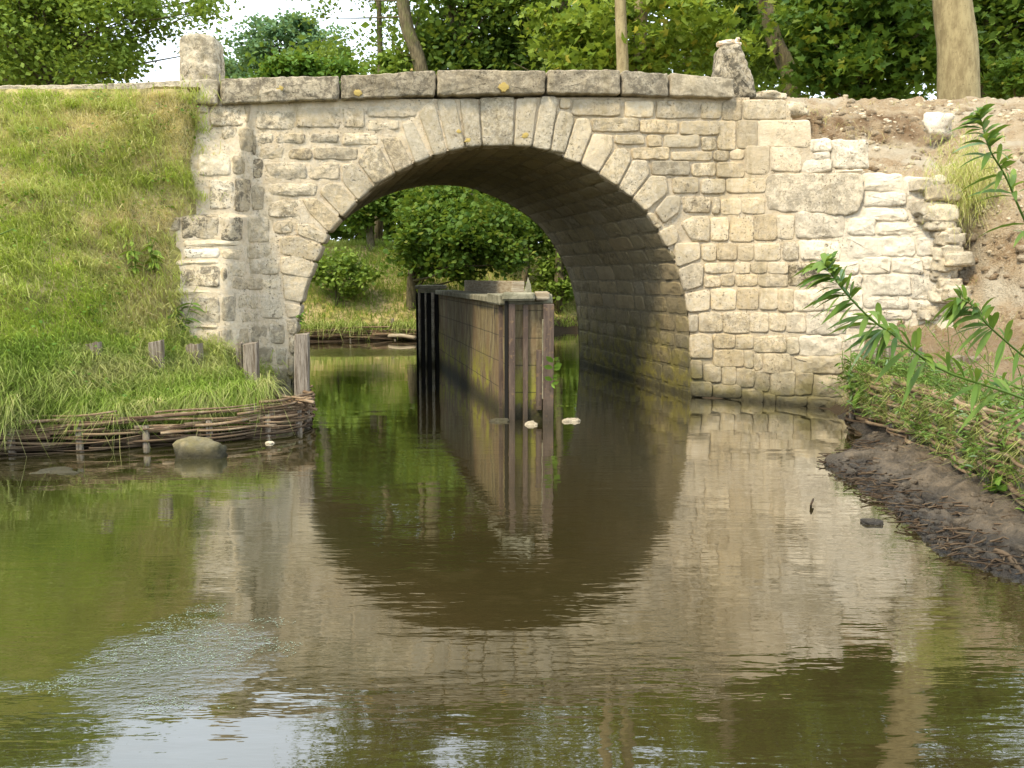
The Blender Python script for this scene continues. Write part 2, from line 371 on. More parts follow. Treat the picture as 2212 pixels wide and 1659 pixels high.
c = n.mix(n.rng(n.noise(2.5, 7, rough=.7), .35, .62), (.42, .29, .165), (.58, .45, .29)); c = n.mix(n.rng(n.noise(11, 7, rough=.8), .52, .64, 0, .75), c, (.60, .52, .38))
c = n.mix(n.rng(n.noise(7, 7, rough=.8), .56, .66, 0, .7), c, (.22, .13, .065)); c = n.mix(n.rng(n.noise(30, 6, rough=.8), .55, .62, 0, .8), c, (.66, .56, .40)); c = n.mix(n.rng(n.noise(17, 6, rough=.8, dist=.5), .57, .63, 0, .7), c, (.17, .10, .05)); c = n.mix(tx, c, (.21, .125, .06)); c = n.mix(ty, c, (.64, .56, .42))
M['earth'] = n.done(n.bsdf(c, .96, n.bump(n.mul(n.noise(14, 9, rough=.8), n.noise(50, 5), 'ADD'), .06)))
n = NB('turf_soil'); c = n.mix(n.rng(n.noise(1.8, 6), .38, .62), (.30, .28, .07), (.48, .38, .19)); c = n.mix(n.rng(n.noise(9, 6), .45, .6, 0, .6), c, (.10, .10, .03))
c = n.mix(n.rng(n.xyz()[2], .30, .46, 1, 0), c, (.045, .032, .018)); M['turf'] = n.done(n.bsdf(c, .97, n.bump(n.noise(20, 5), .03)))
n = NB('wet_mud'); z = n.xyz()[2]; c = n.mix(n.rng(n.noise(6, 7, rough=.7), .4, .6), (.085, .065, .042), (.19, .145, .095))
wet = n.rng(n.mul(z, n.mul(n.noise(5, 5), .09), 'SUBTRACT'), -.02, .07, 1, 0); c = n.mix(n.mul(wet, .8), c, (.028, .026, .025))
M['mud'] = n.done(n.bsdf(c, n.rng(wet, 0, 1, .8, .28), n.bump(n.mul(n.noise(16, 8, rough=.75), n.noise(55, 4), 'ADD'), .035), .5))
n = NB('river_bed'); c = n.mix(n.noise(1.5, 6), (.09, .075, .03), (.16, .13, .06)); M['bed'] = n.done(n.bsdf(c, .95))
n = NB('pale_cloth'); c = n.mix(n.rng(n.noise(14, 5), .4, .6), (.52, .37, .23), (.85, .76, .62)); M['cloth'] = n.done(n.bsdf(c, .9, n.bump(n.noise(40, 3), .004)))
n = NB('lichen_orange'); c = n.mix(n.noise(30, 4), (.36, .25, .07), (.52, .40, .14)); M['lichen'] = n.done(n.bsdf(c, .95, n.bump(n.noise(60, 3), .004)))
n = NB('moss'); c = n.mix(n.noise(20, 5), (.10, .07, .02), (.16, .14, .04)); M['moss'] = n.done(n.bsdf(c, .97, n.bump(n.noise(50, 4), .01)))
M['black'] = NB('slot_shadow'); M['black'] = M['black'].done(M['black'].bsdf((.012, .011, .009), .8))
n = NB('concrete'); c = n.mix(n.rng(n.noise(6, 7, rough=.7), .38, .62), (.15, .14, .09), (.28, .26, .18)); M['pale_concrete'] = mat_stone('pale_concrete', (.50, .48, .38), (.42, .40, .30)); M['concrete'] = n.done(n.bsdf(c, .92, n.bump(n.noise(30, 5), .008)))
# water: fresnel mirror over murky brown-green body
n = NB('river_water'); X, Y, Z = n.xyz()
rip = n.noise(1, 3, vec=n.scale((2.2, 11, 1)), rough=.55); rip2 = n.noise(1, 2, vec=n.scale((9, 26, 1)), rough=.5); rip3 = n.noise(1, 2, vec=n.scale((.7, 2.2, 1)))
amp = n.mul(n.rng(Y, 4.5, 9.5, 1.1, .45), n.rng(n.noise(.55, 3, vec=n.scale((1, 1.6, 1))), .38, .66, .35, 1.3))
def spot(cx, cy, rx, ry, k=0.):
    a = n.mul(n.mul(X, cx, 'SUBTRACT'), 1/rx); b = n.mul(n.mul(Y, cy, 'SUBTRACT'), 1/ry)
    d = n.mul(n.mul(a, a), n.mul(b, b), 'ADD'); d = n.mul(d, n.mul(n.noise(5, 5, vec=n.scale((1, 2.2, 1))), 1.6), 'ADD'); return n.rng(d, .75, 1.6, 1, 0)
s1 = n.mul(spot(-1.4, 3.2, .5, .5), spot(-3.2, 3.0, 1.9, .12), 'MAXIMUM'); s2 = spot(-3.6, 17.2, 3.2, 1.1)
h = n.mul(n.mul(rip, n.mul(rip2, .3), 'ADD'), amp); h = n.mul(h, n.mul(rip3, 1.3), 'ADD')
chop = n.mul(n.noise(1, 3, vec=n.scale((20, 48, 1)), rough=.6), n.mul(s1, s2, 'MAXIMUM')); h2 = n.mul(h, n.mul(chop, 2.6), 'ADD')
nrm = n.bump(h2, .0025, 1.)
body = n.mix(n.rng(n.noise(.8, 5), .35, .65), (.034, .025, .009), (.027, .022, .007)); body = n.mix(n.rng(n.noise(3.2, 6, rough=.7), .5, .65, 0, .3), body, (.06, .043, .018))
body = n.mix(n.rng(n.mul(X, n.mul(n.noise(.7, 4), 4.), 'ADD'), -.6, 1.8, .45, 0), body, (.034, .042, .009)); dif = n.new('ShaderNodeBsdfDiffuse'); n.put(dif.inputs[0], body)
gl = n.new('ShaderNodeBsdfGlossy'); gl.inputs['Roughness'].default_value = .02; gl.inputs[0].default_value = (1, 1, 1, 1); n.put(gl.inputs['Normal'], nrm)
fr = n.new('ShaderNodeFresnel'); fr.inputs['IOR'].default_value = 1.6; n.put(fr.inputs['Normal'], nrm)
mx = n.new('ShaderNodeMixShader'); n.t.links.new(n.mul(n.mul(n.mul(fr.outputs[0], 1.9), .025, 'ADD'), .95, 'MINIMUM'), mx.inputs[0]); n.t.links.new(dif.outputs[0], mx.inputs[1]); n.t.links.new(gl.outputs[0], mx.inputs[2])
M['water'] = n.done(mx.outputs[0])

# ------------------------------------------------------------------ the wall surface in depth: plan of the bridge
A10 = R(10); R0 = np.array([2.33, 10.74]); FD = np.array([math.cos(A10), math.sin(A10)])
def poly_y(r, pts):
    pts = np.array(pts); rr = pts[:, 0]/pts[:, 1]; k = np.clip(np.searchsorted(rr, r)-1, 0, len(pts)-2)
    A = pts[k]; D = pts[k+1]-pts[k]; t = (r*A[..., 1]-A[..., 0])/(D[..., 0]-r*D[..., 1]); return A[..., 1]+t*D[..., 1]
PL_STR = [R0-FD*16, R0+FD*8]
PL_BOT = [R0-FD*16, R0, (2.72, 10.62), (3.57, 9.95), (4.75, 8.95), (6.5, 7.4)]
PL_TOP = [R0-FD*16, (2.80, 10.823), (3.62, 9.98), (4.75, 9.0), (6.5, 7.4)]
def face_y(u, v):
    dx, ry, rz = ray(u, v); return poly_y(dx/ry, PL_STR)
def wall_y(u, v):
    u = np.asarray(u, float); v = np.asarray(v, float); dx, ry, rz = ray(u, v); r = dx/ry
    yt = poly_y(r, PL_TOP); yb = poly_y(r, PL_BOT); Y = yt+(yb-yt)*sstep(v, 300, 650)
    us = np.interp(v, [225, 750], [541, 612]); ua = np.interp(v, [225, 300, 350, 600, 760], [541, 525, 506, 476, 474])
    off = np.interp(v, [225, 300, 350, 462, 470, 540, 620, 750], [.0, .10, .2, .28, .42, .47, .56, .68])
    return Y - off*sstep(-u, -us, -ua)*(np.asarray(us-ua) > -1)
def wmap(u, v, off):
    p = at_y(u, v, wall_y(u, v)); p = p.copy(); p[..., 1] -= off; p[..., 0] += off*.1; return p
def fmap(u, v, off):
    p = at_y(u, v, face_y(u, v)).copy(); p[..., 1] -= off*.985; p[..., 0] += off*.17; return p
c2 = lambda x, y: (540.0+.26856*x, 108+.26856*y)
c3 = lambda x, y: (1026.1+.26856*x, 108+.26856*y)
c4 = lambda x, y: (1458.1+.34083*x, .34083*y)
c5 = lambda x, y: (1458.1+.34083*x, 432+.34083*y)
c6 = lambda x, y: (324.0+.26856*x, 432+.26856*y)
c7 = lambda x, y: (837.1+.26856*x, 540+.26856*y)
c1 = lambda x, y: (.3418*x, .3418*y)
def polyc(c, pts): return [c(*p) for p in pts]

bridge = thing('stone_bridge', (0, 10.3, 0), 'old humpbacked limestone bridge with one round arch spanning the brown river', 'bridge')
def tn(wht=0., lich=.3, b=None): return (b if b is not None else random.uniform(.15, .95), min(1, max(0, wht+random.uniform(-.12, .12))), max(0, min(1, lich+random.uniform(-.25, .3))))
# ---- arch ring
VL = [[(1845, 380), (2130, 375), (2115, 770), (1872, 775)], [(1682, 390), (1835, 390), (1866, 775), (1737, 785)], [(1492, 390), (1655, 390), (1728, 788), (1597, 820)],
      [(1355, 510), (1400, 440), (1480, 400), (1586, 825), (1478, 855)], [(1215, 590), (1310, 570), (1450, 860), (1327, 915)], [(1040, 700), (1200, 700), (1312, 925), (1172, 990)],
      [(860, 900), (960, 770), (1040, 770), (1163, 995), (1005, 1090)], [(740, 920), (850, 905), (998, 1098), (872, 1215), (740, 1060)], [(560, 1150), (610, 1070), (725, 1070), (860, 1222), (742, 1350)],
      [(410, 1200), (540, 1190), (735, 1362), (640, 1475), (480, 1320)]]
V6 = [[(1180, 190), (1270, 190), (1440, 280), (1400, 358), (1180, 280)], [(1040, 300), (1190, 290), (1398, 370), (1342, 498), (1050, 440)], [(1050, 460), (1180, 440), (1338, 510), (1282, 636), (1050, 590)],
      [(1060, 602), (1288, 607), (1245, 740), (1227, 830), (1080, 800)], [(1082, 822), (1225, 845), (1202, 940), (1100, 950)], [(1095, 962), (1192, 960), (1182, 1080), (1115, 1085)], [(1115, 1095), (1180, 1090), (1165, 1240), (1120, 1240)], [(1110, 1250), (1165, 1250), (1150, 1420), (1105, 1420)]]
V3 = [[(330, 390), (508, 378), (455, 782), (312, 775)], [(530, 370), (650, 372), (668, 410), (600, 812), (460, 785), (513, 480)], [(680, 480), (790, 512), (795, 570), (722, 832), (610, 815), (640, 600)],
      [(815, 545), (915, 550), (943, 650), (842, 915), (712, 870)], [(945, 672), (1108, 682), (1110, 790), (988, 990), (852, 920)], [(1130, 792), (1200, 787), (1248, 830), (1250, 900), (1145, 1098), (992, 1000)],
      [(1270, 882), (1385, 887), (1403, 1000), (1260, 1188), (1153, 1108)], [(1410, 1007), (1538, 1012), (1553, 1148), (1370, 1300), (1265, 1195)], [(1545, 1167), (1653, 1172), (1648, 1298), (1520, 1398), (1442, 1295)],
      [(1377, 1315), (1430, 1303), (1508, 1410), (1466, 1450)], [(1470, 1462), (1600, 1397), (1640, 1490), (1625, 1555), (1540, 1590)]]
V5 = [[(-8, 275), (158, 267), (163, 375), (12, 428)], [(20, 440), (110, 397), (183, 412), (173, 545), (55, 580)], [(62, 592), (225, 568), (220, 700), (78, 715)], [(85, 728), (150, 722), (145, 835), (92, 845)],
      [(92, 855), (190, 842), (238, 872), (238, 1005), (98, 1005)], [(98, 1015), (170, 1012), (178, 1135), (100, 1135)], [(99, 1150), (236, 1150), (236, 1252), (102, 1248)]]
ring = [polyc(c2, p) for p in VL] + [polyc(c6, p) for p in V6] + [polyc(c3, p) for p in V3] + [polyc(c5, p) for p in V5]
for p in ring:
    mb = MB(); uu = np.mean([q[0] for q in p]); vv = np.mean([q[1] for q in p])
    stone(mb, p, wmap, sp=4.5, proud=.022, back=.25, bev=2.2, bulge=.008, jit=.7, tint=tn(.12 if 900 > uu or uu > 1250 else .02, .35 if uu < 1110 else .12, random.uniform(.3, .75)), rough=.005)
    mb.build('voussoir', M['stone_grey'] if 880 < uu < 1250 else M['stone'], bridge)
# ---- spandrel stones
SL = [(40, 480, 360, 645), (370, 460, 735, 635), (742, 460, 935, 630), (948, 445, 1350, 550), (950, 560, 1200, 650), (40, 665, 190, 755), (205, 665, 455, 760), (475, 665, 715, 755), (735, 665, 1040, 765),
      (60, 775, 275, 880), (305, 782, 500, 885), (510, 775, 865, 890), (115, 900, 460, 1045), (470, 900, 730, 1050), (120, 1070, 545, 1180), (130, 1200, 400, 1350), (180, 1372, 345, 1480), (-10, 60, 20, 70)][:-1]
SR = [(680, 385, 770, 475), (778, 392, 1172, 530), (1203, 410, 1440, 545), (1457, 405, 1808, 550), (1820, 420, 1985, 560), (938, 545, 1320, 662), (1330, 560, 1638, 670), (1648, 565, 1975, 685), (1120, 682, 1365, 760),
      (1385, 677, 1508, 780), (1517, 682, 1808, 790), (1822, 700, 1945, 805), (1260, 782, 1560, 878), (1578, 812, 1912, 890), (1418, 892, 1728, 1008), (1748, 907, 1940, 1018), (1587, 1022, 1803, 1153), (1822, 1037, 2018, 1155),
      (1668, 1177, 1900, 1310), (1912, 1187, 1965, 1325)]
mb = MB(); mb2 = MB()
for a in SL:
    p = [c2(x, y) for x, y in ((a[0], a[1]), (a[2], a[1]), (a[2], a[3]), (a[0], a[3]))]
    stone(mb, [(x+random.uniform(-2, 2), y+random.uniform(-1.5, 1.5)) for x, y in p], wmap, proud=.014, bev=4, jit=2.2, rnd=3, bulge=.010, tint=tn(.15, .38), rough=.011)
for q in ([(925, 440), (1060, 445)],): pass
for p in ([(1040, 310), (1060, 300), (1110, 400), (1060, 430)], [(1000, 170), (1150, 160), (1170, 270), (1050, 280)], [(940, 330), (1020, 340), (1030, 540), (960, 560)], [(870, 470), (950, 500), (930, 600), (780, 600), (790, 480)],
          [(820, 640), (1040, 630), (1060, 740), (930, 760), (900, 700)], [(880, 780), (1070, 760), (1080, 960), (880, 960)]):
    stone(mb, polyc(c6, p), wmap, proud=.006, bev=4, jit=1.8, rnd=3, bulge=.012, tint=tn(.1, .4), rough=.01)
mb.build('spandrel_masonry', M['stone'], bridge); mb = MB()
for a in SR:
    p = [c3(x, y) for x, y in ((a[0], a[1]), (a[2], a[1]), (a[2], a[3]), (a[0], a[3]))]
    stone(mb, [(x+random.uniform(-1.2, 1.2), y+random.uniform(-1, 1)) for x, y in p], wmap, proud=.010, bev=2.2, jit=1.4, rnd=2, bulge=.005, tint=tn(.05, .3), rough=.010)
stone(mb, polyc(c3, [(1650, 1395), (1720, 1350), (1890, 1340), (1885, 1535), (1740, 1535), (1700, 1470)]), wmap, proud=.014, bev=3, tint=tn(.05, .2))
mb.build('spandrel_masonry', M['stone'], bridge)
# ---- right wing wall
W4 = [(300, 640, 425, 765), (430, 635, 700, 755), (275, 765, 385, 950), (392, 760, 520, 940), (525, 765, 860, 935), (248, 955, 345, 1018), (350, 950, 440, 1012), (447, 925, 600, 1105), (606, 930, 800, 1085),
      (262, 1030, 438, 1125), (170, 1135, 320, 1225), (328, 1132, 575, 1222), (865, 880, 982, 960), (885, 965, 985, 1020), (990, 885, 1220, 1070), (1190, 1105, 1450, 1210), (1460, 1125, 1640, 1240), (1195, 1225, 1460, 1310),
      (800, 1010, 990, 1090), (1000, 1080, 1190, 1100), (1640, 1110, 1720, 1170), (240, 1250, 285, 1360), (290, 1262, 420, 1362), (425, 1255, 568, 1355), (100, 1372, 218, 1530), (225, 1380, 340, 1525), (350, 1375, 495, 1530),
      (500, 1362, 640, 1522), (648, 1368, 760, 1515), (768, 1350, 1085, 1510), (1200, 1320, 1470, 1400), (1480, 1250, 1620, 1330), (1280, 1410, 1600, 1490), (1095, 1385, 1265, 1490)]
W5 = [(168, 278, 262, 385), (268, 275, 392, 382), (398, 278, 498, 385), (505, 275, 670, 385), (688, 268, 778, 385), (785, 255, 1048, 380), (1090, 240, 1305, 370), (1310, 235, 1520, 350), (1530, 235, 1660, 350),
      (188, 402, 370, 465), (378, 400, 475, 468), (482, 398, 585, 465), (590, 396, 715, 468), (720, 400, 905, 545), (910, 398, 1160, 470), (1165, 360, 1360, 460), (1370, 370, 1560, 465), (1570, 360, 1700, 445),
      (182, 480, 290, 550), (295, 475, 378, 545), (385, 475, 525, 545), (530, 472, 715, 550), (915, 480, 1180, 560), (1190, 470, 1480, 605), (1490, 465, 1745, 635),
      (232, 565, 385, 695), (392, 560, 530, 695), (536, 562, 652, 695), (655, 565, 750, 705), (757, 570, 930, 705), (935, 575, 1190, 700), (1200, 615, 1480, 690), (1490, 640, 1710, 700),
      (150, 712, 300, 835), (306, 712, 470, 845), (476, 715, 592, 838), (598, 720, 700, 830), (706, 715, 830, 845), (836, 715, 1075, 850), (1080, 720, 1300, 800), (1310, 700, 1500, 760),
      (245, 850, 380, 940), (386, 855, 498, 945), (505, 865, 702, 965), (708, 870, 785, 975), (792, 865, 1060, 990), (1065, 860, 1200, 960),
      (243, 950, 435, 1060), (440, 955, 495, 1070), (500, 975, 552, 1080), (558, 975, 740, 1100), (746, 990, 1060, 1100),
      (182, 1045, 292, 1155), (298, 1050, 388, 1175), (392, 1070, 502, 1190), (507, 1080, 602, 1215), (608, 1090, 758, 1240), (762, 1095, 870, 1235), (876, 1110, 1075, 1250), (1080, 1000, 1200, 1200),
      (243, 1170, 420, 1255), (425, 1200, 560, 1285), (566, 1230, 640, 1300), (645, 1245, 840, 1310), (845, 1255, 1020, 1340), (1025, 1240, 1200, 1330), (1090, 1110, 1250, 1230)]
mb = MB()
def wing(c, a):
    u = .5*(a[0]+a[2]); uu, vv = c(u, a[1]); k = sstep(uu, 1640, 1800)
    p = [c(x, y) for x, y in ((a[0]-4, a[1]-4), (a[2]+4, a[1]-4), (a[2]+4, a[3]+4), (a[0]-4, a[3]+4))]
    j = 1.2+2.0*k
    wht = (.05+.75*k)*(1-sstep(vv, 700, 800)); li = .22*(1-k*.6)  # stones whitened towards the right: overexposed light put into their colour
    if a == (720, 400, 905, 545): wht, li = 0, .95
    stone(mb, [(x+random.uniform(-j, j), y+random.uniform(-j, j)*.7) for x, y in p], wmap, proud=.014+.02*k*random.random(), bev=3+2*k, jit=1+1.6*k, rnd=3, bulge=.010+.008*k, tint=tn(wht, li, random.uniform(.2, .75)+.2*k), rough=.008+.014*k, nsc=9+3*k)
for a in W4: wing(c4, a)
for a in W5: wing(c5, a)
stone(mb, polyc(c4, [(585, 1110), (700, 1098), (940, 1100), (1170, 1105), (1185, 1200), (1150, 1350), (1070, 1368), (780, 1345), (590, 1335), (570, 1200)]), wmap, proud=.05, bev=4, jit=2, rnd=3, bulge=.02, tint=(.5, .5, .45), rough=.014)
mb.build('right_wing_masonry', M['stone'], bridge)
# ---- left wing wall, stepped quoins
LW = [((300, 960), []),]
Q1 = [(1255, 975, 1460, 1110), (1465, 975, 1555, 1100), (1325, 1140, 1475, 1330), (1480, 1130, 1585, 1340), (1590, 1165, 1675, 1335), (1600, 1005, 1660, 1130), (1500, 800, 1610, 960), (1400, 800, 1500, 890),
      (1330, 655, 1540, 800), (1545, 650, 1590, 790), (1190, 640, 1325, 720), (1590, 850, 1620, 990)]
mb = MB()
for a in Q1:
    p = [c1(x, y) for x, y in ((a[0], a[1]), (a[2], a[1]), (a[2], a[3]), (a[0], a[3]))]
    side = a[0] > 1460  # side-facing quoins: weathered, and their unlit side painted in as a darker tint
    stone(mb, [(x+random.uniform(-2, 2), y+random.uniform(-2, 2)) for x, y in p], wmap, proud=.02, back=.3, bev=4, jit=1.6, rnd=3, bulge=.015, tint=tn(.2 if not side else 0, .45 if not side else .55, .75 if not side else .38), rough=.012)
Q6 = [(250, 115, 560, 320, .95, .2), (565, 130, 745, 330, .9, .35), (780, 140, 960, 350, .4, .5), (0, 125, 240, 255, .5, .4), (265, 320, 740, 380, .1, .9), (270, 385, 565, 470, .0, 1.), (570, 390, 740, 480, .3, .8),
      (780, 360, 1030, 480, .35, .5), (190, 480, 560, 530, .1, .9), (190, 535, 560, 700, .85, .6), (565, 545, 630, 700, .8, .4), (645, 500, 770, 615, .2, .6), (650, 620, 910, 725, .35, .4), (790, 480, 1040, 600, .4, .5),
      (190, 705, 560, 770, .1, .9), (240, 775, 565, 990, .55, .45), (568, 765, 690, 985, .5, .3), (700, 760, 870, 880, .3, .5), (740, 890, 870, 990, .35, .5), (330, 1005, 560, 1040, .1, .8), (340, 1040, 565, 1170, .4, .5),
      (570, 1030, 660, 1165, .35, .3), (690, 1025, 800, 1160, .3, .4), (810, 1000, 950, 1150, .5, .3), (955, 990, 1090, 1160, .5, .35), (870, 1175, 1000, 1320, .5, .3), (1005, 1180, 1100, 1330, .5, .3), (560, 1170, 860, 1330, .4, .4), (700, 1335, 900, 1480, .4, .3), (905, 1335, 1105, 1500, .4, .3)]
for a in Q6:
    p = [c6(x, y) for x, y in ((a[0], a[1]), (a[2], a[1]), (a[2], a[3]), (a[0], a[3]))]
    stone(mb, [(x+random.uniform(-1.5, 1.5), y+random.uniform(-1.5, 1.5)) for x, y in p], wmap, proud=.014, back=.25, bev=4, jit=1.4, rnd=2, bulge=.012, tint=(a[5], .75 if a[1] == 385 and a[0] == 270 else .12, a[4]), rough=.009)
mb.build('left_wing_masonry', M['stone'], bridge)

# ---- arch curve (traced along the ring's lower edge)
ARC = [(628, 905), (632, 850), (636, 800), (640, 760), (645, 700), (655, 650), (672, 590), (697, 525), (730, 470), (774, 436), (812, 403), (854, 376), (895, 354), (937, 338), (968, 329), (1006, 320), (1042, 316), (1066, 315), (1109, 316), (1148, 319), (1187, 327),
       (1218, 342), (1254, 355), (1291, 375), (1334, 403), (1365, 428), (1394, 458), (1419, 497), (1440, 535), (1462, 579), (1475, 630), (1484, 676), (1489, 722), (1490, 773), (1492, 817), (1492, 862), (1492, 875)]
arc = np.array(ARC, float); arc3 = at_y(arc[:, 0], arc[:, 1], wall_y(arc[:, 0], arc[:, 1]))
arc3[0, 2] = -.4; arc3[-1, 2] = -.4
# smooth
AS = spline(arc3, 400)
for _ in range(40): AS[1:-1] = .5*AS[1:-1]+.25*(AS[:-2]+AS[2:])
AL = np.r_[0, np.cumsum(np.linalg.norm(np.diff(AS, axis=0), axis=1))]
AXD = np.array([-.2502, .9682, 0.]); DEPTH = 4.45
AT = np.gradient(AS, axis=0); AT /= np.linalg.norm(AT, axis=1)[:, None]
AN = np.cross(AT, AXD); AN /= np.linalg.norm(AN, axis=1)[:, None]
mid = AS.mean(0)
if ((mid-AS)*AN).sum() < 0: AN = -AN
def vmap(s, w_, off):
    s = np.clip(s, 0, AL[-1]); P = np.stack([np.interp(s, AL, AS[:, k]) for k in range(3)], -1); N = np.stack([np.interp(s, AL, AN[:, k]) for k in range(3)], -1)
    N = N/np.linalg.norm(N, axis=-1)[..., None]
    return P+AXD*np.asarray(w_)[..., None]+N*(np.asarray(off)-.012)[..., None]
mb = MB(); s = 0.
k = 0
while s < AL[-1]-.05:
    hgt = random.uniform(.20, .27); w_ = -0.0; w_ = .0
    first = True
    while w_ < DEPTH-.05:
        ln = random.uniform(.35, .8); w1 = min(DEPTH, w_+ln)
        if DEPTH-w1 < .2: w1 = DEPTH
        q = [(s+.006, w_+.006), (s+.006, w1-.006), (s+hgt-.006, w1-.006), (s+hgt-.006, w_+.006)]
        stone(mb, q, vmap, sp=.05, proud=.008, back=.04, bev=.02, jit=.009, rnd=2, bulge=.008, tint=tn(.0, .25, random.uniform(.3, .65)), rough=.008)
        w_ = w1
    s += hgt
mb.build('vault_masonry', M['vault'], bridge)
# vault backing + mortar sheets
mb = MB()
ss = np.linspace(0, AL[-1], 140); ww = np.linspace(.02, DEPTH, 40); S_, W_ = np.meshgrid(ss, ww, indexing='ij')
mb.add(vmap(S_.ravel(), W_.ravel(), np.full(S_.size, .000)), [grid_faces(140, 40)], (.3, 0, .4))
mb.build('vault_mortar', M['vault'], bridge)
gu = np.arange(380, 2062, 4.); gv = np.arange(166, 905, 4.); GU, GV = np.meshgrid(gu, gv, indexing='ij')
cu, cv = (GU[:-1, :-1]+GU[1:, 1:])/2, (GV[:-1, :-1]+GV[1:, 1:])/2
def inpoly(x, y, P):
    P = np.asarray(P); r = np.zeros(x.shape, bool); n_ = len(P); j = n_-1
    for i in range(n_):
        a, b = P[i], P[j]; r ^= ((a[1] > y) != (b[1] > y)) & (x < (b[0]-a[0])*(y-a[1])/(b[1]-a[1]+1e-12)+a[0]); j = i
    return r
acen = np.array([1066, 640.]); arcx = acen+(arc-acen)*1.012
inside = inpoly(cu, cv, [(arcx[0, 0], 1000)]+[tuple(p) for p in arcx]+[(arcx[-1, 0], 1000)])
WTOP = [(380, 460), (402, 459), (406, 222), (470, 215), (1576, 205), (1700, 216), (1712, 256), (1755, 300), (1758, 330), (1800, 360), (1870, 372), (1950, 377), (2020, 392), (2030, 470), (2050, 520), (2058, 640)]
wt = np.array(WTOP); topv = np.interp(cu, wt[:, 0], wt[:, 1])
mask = (~inside) & (cv > topv+3)
moff = np.where(GU < 1000, .002, np.where(GU < 1560, -.018, -.012)); moff = np.where(GU > 1800, -.004, moff)
pp = at_y(GU, GV, wall_y(GU, GV)); moff = moff+(.006+.006*(GU < 1000))*fbm(pp*6, 4)
mp = wmap(GU, GV, moff); mb = MB()
tt = np.zeros(GU.shape+(3,)); tt[..., 0] = .6; tt[..., 1] = .1+.6*sstep(GU, 1700, 1850)*(1-sstep(GV, 690, 780)); tt[..., 2] = .12  # mortar of the right wing whitened too, as painted bright light
tt[..., 0] -= .25*((GU > 1190) & (GU < 1750))
mb.add(mp.reshape(-1, 3), [grid_faces(len(gu), len(gv), mask)], tt.reshape(-1, 3))
mb.build('mortar_joints', M['mortar'], bridge)
# ---- coping
CT = np.array([(-500, 195), (0, 190), (235, 183), (478, 173), (540, 171), (731, 167), (937, 156), (1026, 155), (1174, 155), (1337, 154), (1440, 161), (1579, 173)]); CB = np.array([(-500, 235), (0, 215), (235, 212), (478, 230), (540, 226), (731, 219), (937, 209), (1174, 205), (1337, 206), (1440, 211), (1579, 215)])
def coping(u0, u1, wht, li, br, drop=0, pr=.10, lbl=None):
    us = np.linspace(u0+.1, u1-.1, max(3, int((u1-u0)/40)))
    top = [(u, np.interp(u, CT[:, 0], CT[:, 1])+drop+random.uniform(-1, 1)) for u in us]; bot = [(u, np.interp(u, CB[:, 0], CB[:, 1])+drop*.3+random.uniform(-.8, .8)) for u in us[::-1]]
    m_ = MB(); stone(m_, top+bot, fmap, sp=4.5, proud=pr, back=.42, bev=2.6, jit=1.5, rnd=1, bulge=.012, tint=(br, wht, li), rough=.018, nsc=7)
    o = m_.build('coping_stone', M['coping'], bridge)
    if lbl: o['label'] = lbl
coping(-480, -240, .1, .3, .8); coping(-240, 0, .1, .3, .8); coping(0, 232, .35, .15, 1., 0); coping(236, 474, .45, .45, 1., 0)
coping(479, 733, .18, .7, .75); coping(737, 940, .0, .65, .45); coping(943, 1176, .05, .45, .5, 0); coping(1180, 1337, .1, .5, .6); coping(1340, 1439, .02, .6, .55, 1); coping(1443, 1579, .22, .35, .75)
mb = MB()
for (x, y, rr, c, pr) in ((870, 362, 34, c2, .128), (2030, 318, 42, c2, .128), (1752, 730, 30, c2, .036), (1680, 660, 22, c2, .036), (400, 690, 28, c3, .036), (2200, 700, 20, c2, .036), (250, 325, 30, c2, .125), (1300, 178, 14, c2, .125)):
    mb = MB(); a = np.linspace(0, 2*math.pi, 14, endpoint=False); q = [c(x+rr*math.cos(t)*random.uniform(.7, 1.15), y+rr*.9*math.sin(t)*random.uniform(.7, 1.15)) for t in a]
    stone(mb, q, fmap if pr > .1 else wmap, sp=1.3, proud=pr-.004, back=-pr+.03, bev=.6, jit=1.5, rnd=1, bulge=.004, rough=.002); mb.build('lichen_patch', M['lichen'], bridge)
# brown moss under the left coping and on the quoins
for poly in ([(830, 585), (1000, 560), (1280, 565), (1270, 600), (1120, 615), (1000, 600)],):
    mb = MB(); stone(mb, polyc(c1, poly), lambda u, v, o: (fmap if np.mean(v) < 215 else wmap)(u, v, o), sp=3, proud=.14 if poly[0][1] == 585 else .05, back=.0, bev=2.5, jit=2, rnd=1, rough=.012); mb.build('moss_patch', M['moss'], bridge)
# ---- deck, back face, far parapet
mb = MB()
uu = np.linspace(-480, 1579, 60); tp = np.array([fmap(np.array([u]), np.array([np.interp(u, CT[:, 0], CT[:, 1])+16]), np.array([-.3]))[0] for u in uu])
bk = tp+AXD*(DEPTH-.35); rows = np.stack([tp, bk, bk-np.array([0, 0, .12])], 0)
mb.add(rows.reshape(-1, 3), [grid_faces(3, 60)])
mb.build('deck', M['earth'], bridge)
mb = MB(); nb = 60; bx = np.linspace(-4.8, 4.8, nb)
outer = []
back_arc = AS+AXD*DEPTH; sel = back_arc[::8]
ztop = 3.55
q = np.stack([sel, np.stack([sel[:, 0]*1.0, sel[:, 1], np.full(len(sel), ztop)], -1)], 0)
mb.add(q.reshape(-1, 3), [grid_faces(2, len(sel))], (.4, 0, .4))
L0, R1 = sel[0], sel[-1]
for P, dx in ((L0, -6.), (R1, 6.)):
    d = FD*dx; mb.add([(P[0], P[1], -.4), (P[0]+d[0], P[1]+d[1], -.4), (P[0]+d[0], P[1]+d[1], ztop), (P[0], P[1], ztop)], [np.array([[0, 1, 2, 3]])], (.4, 0, .4))
mb.build('rear_face', M['stone_grey'], bridge)

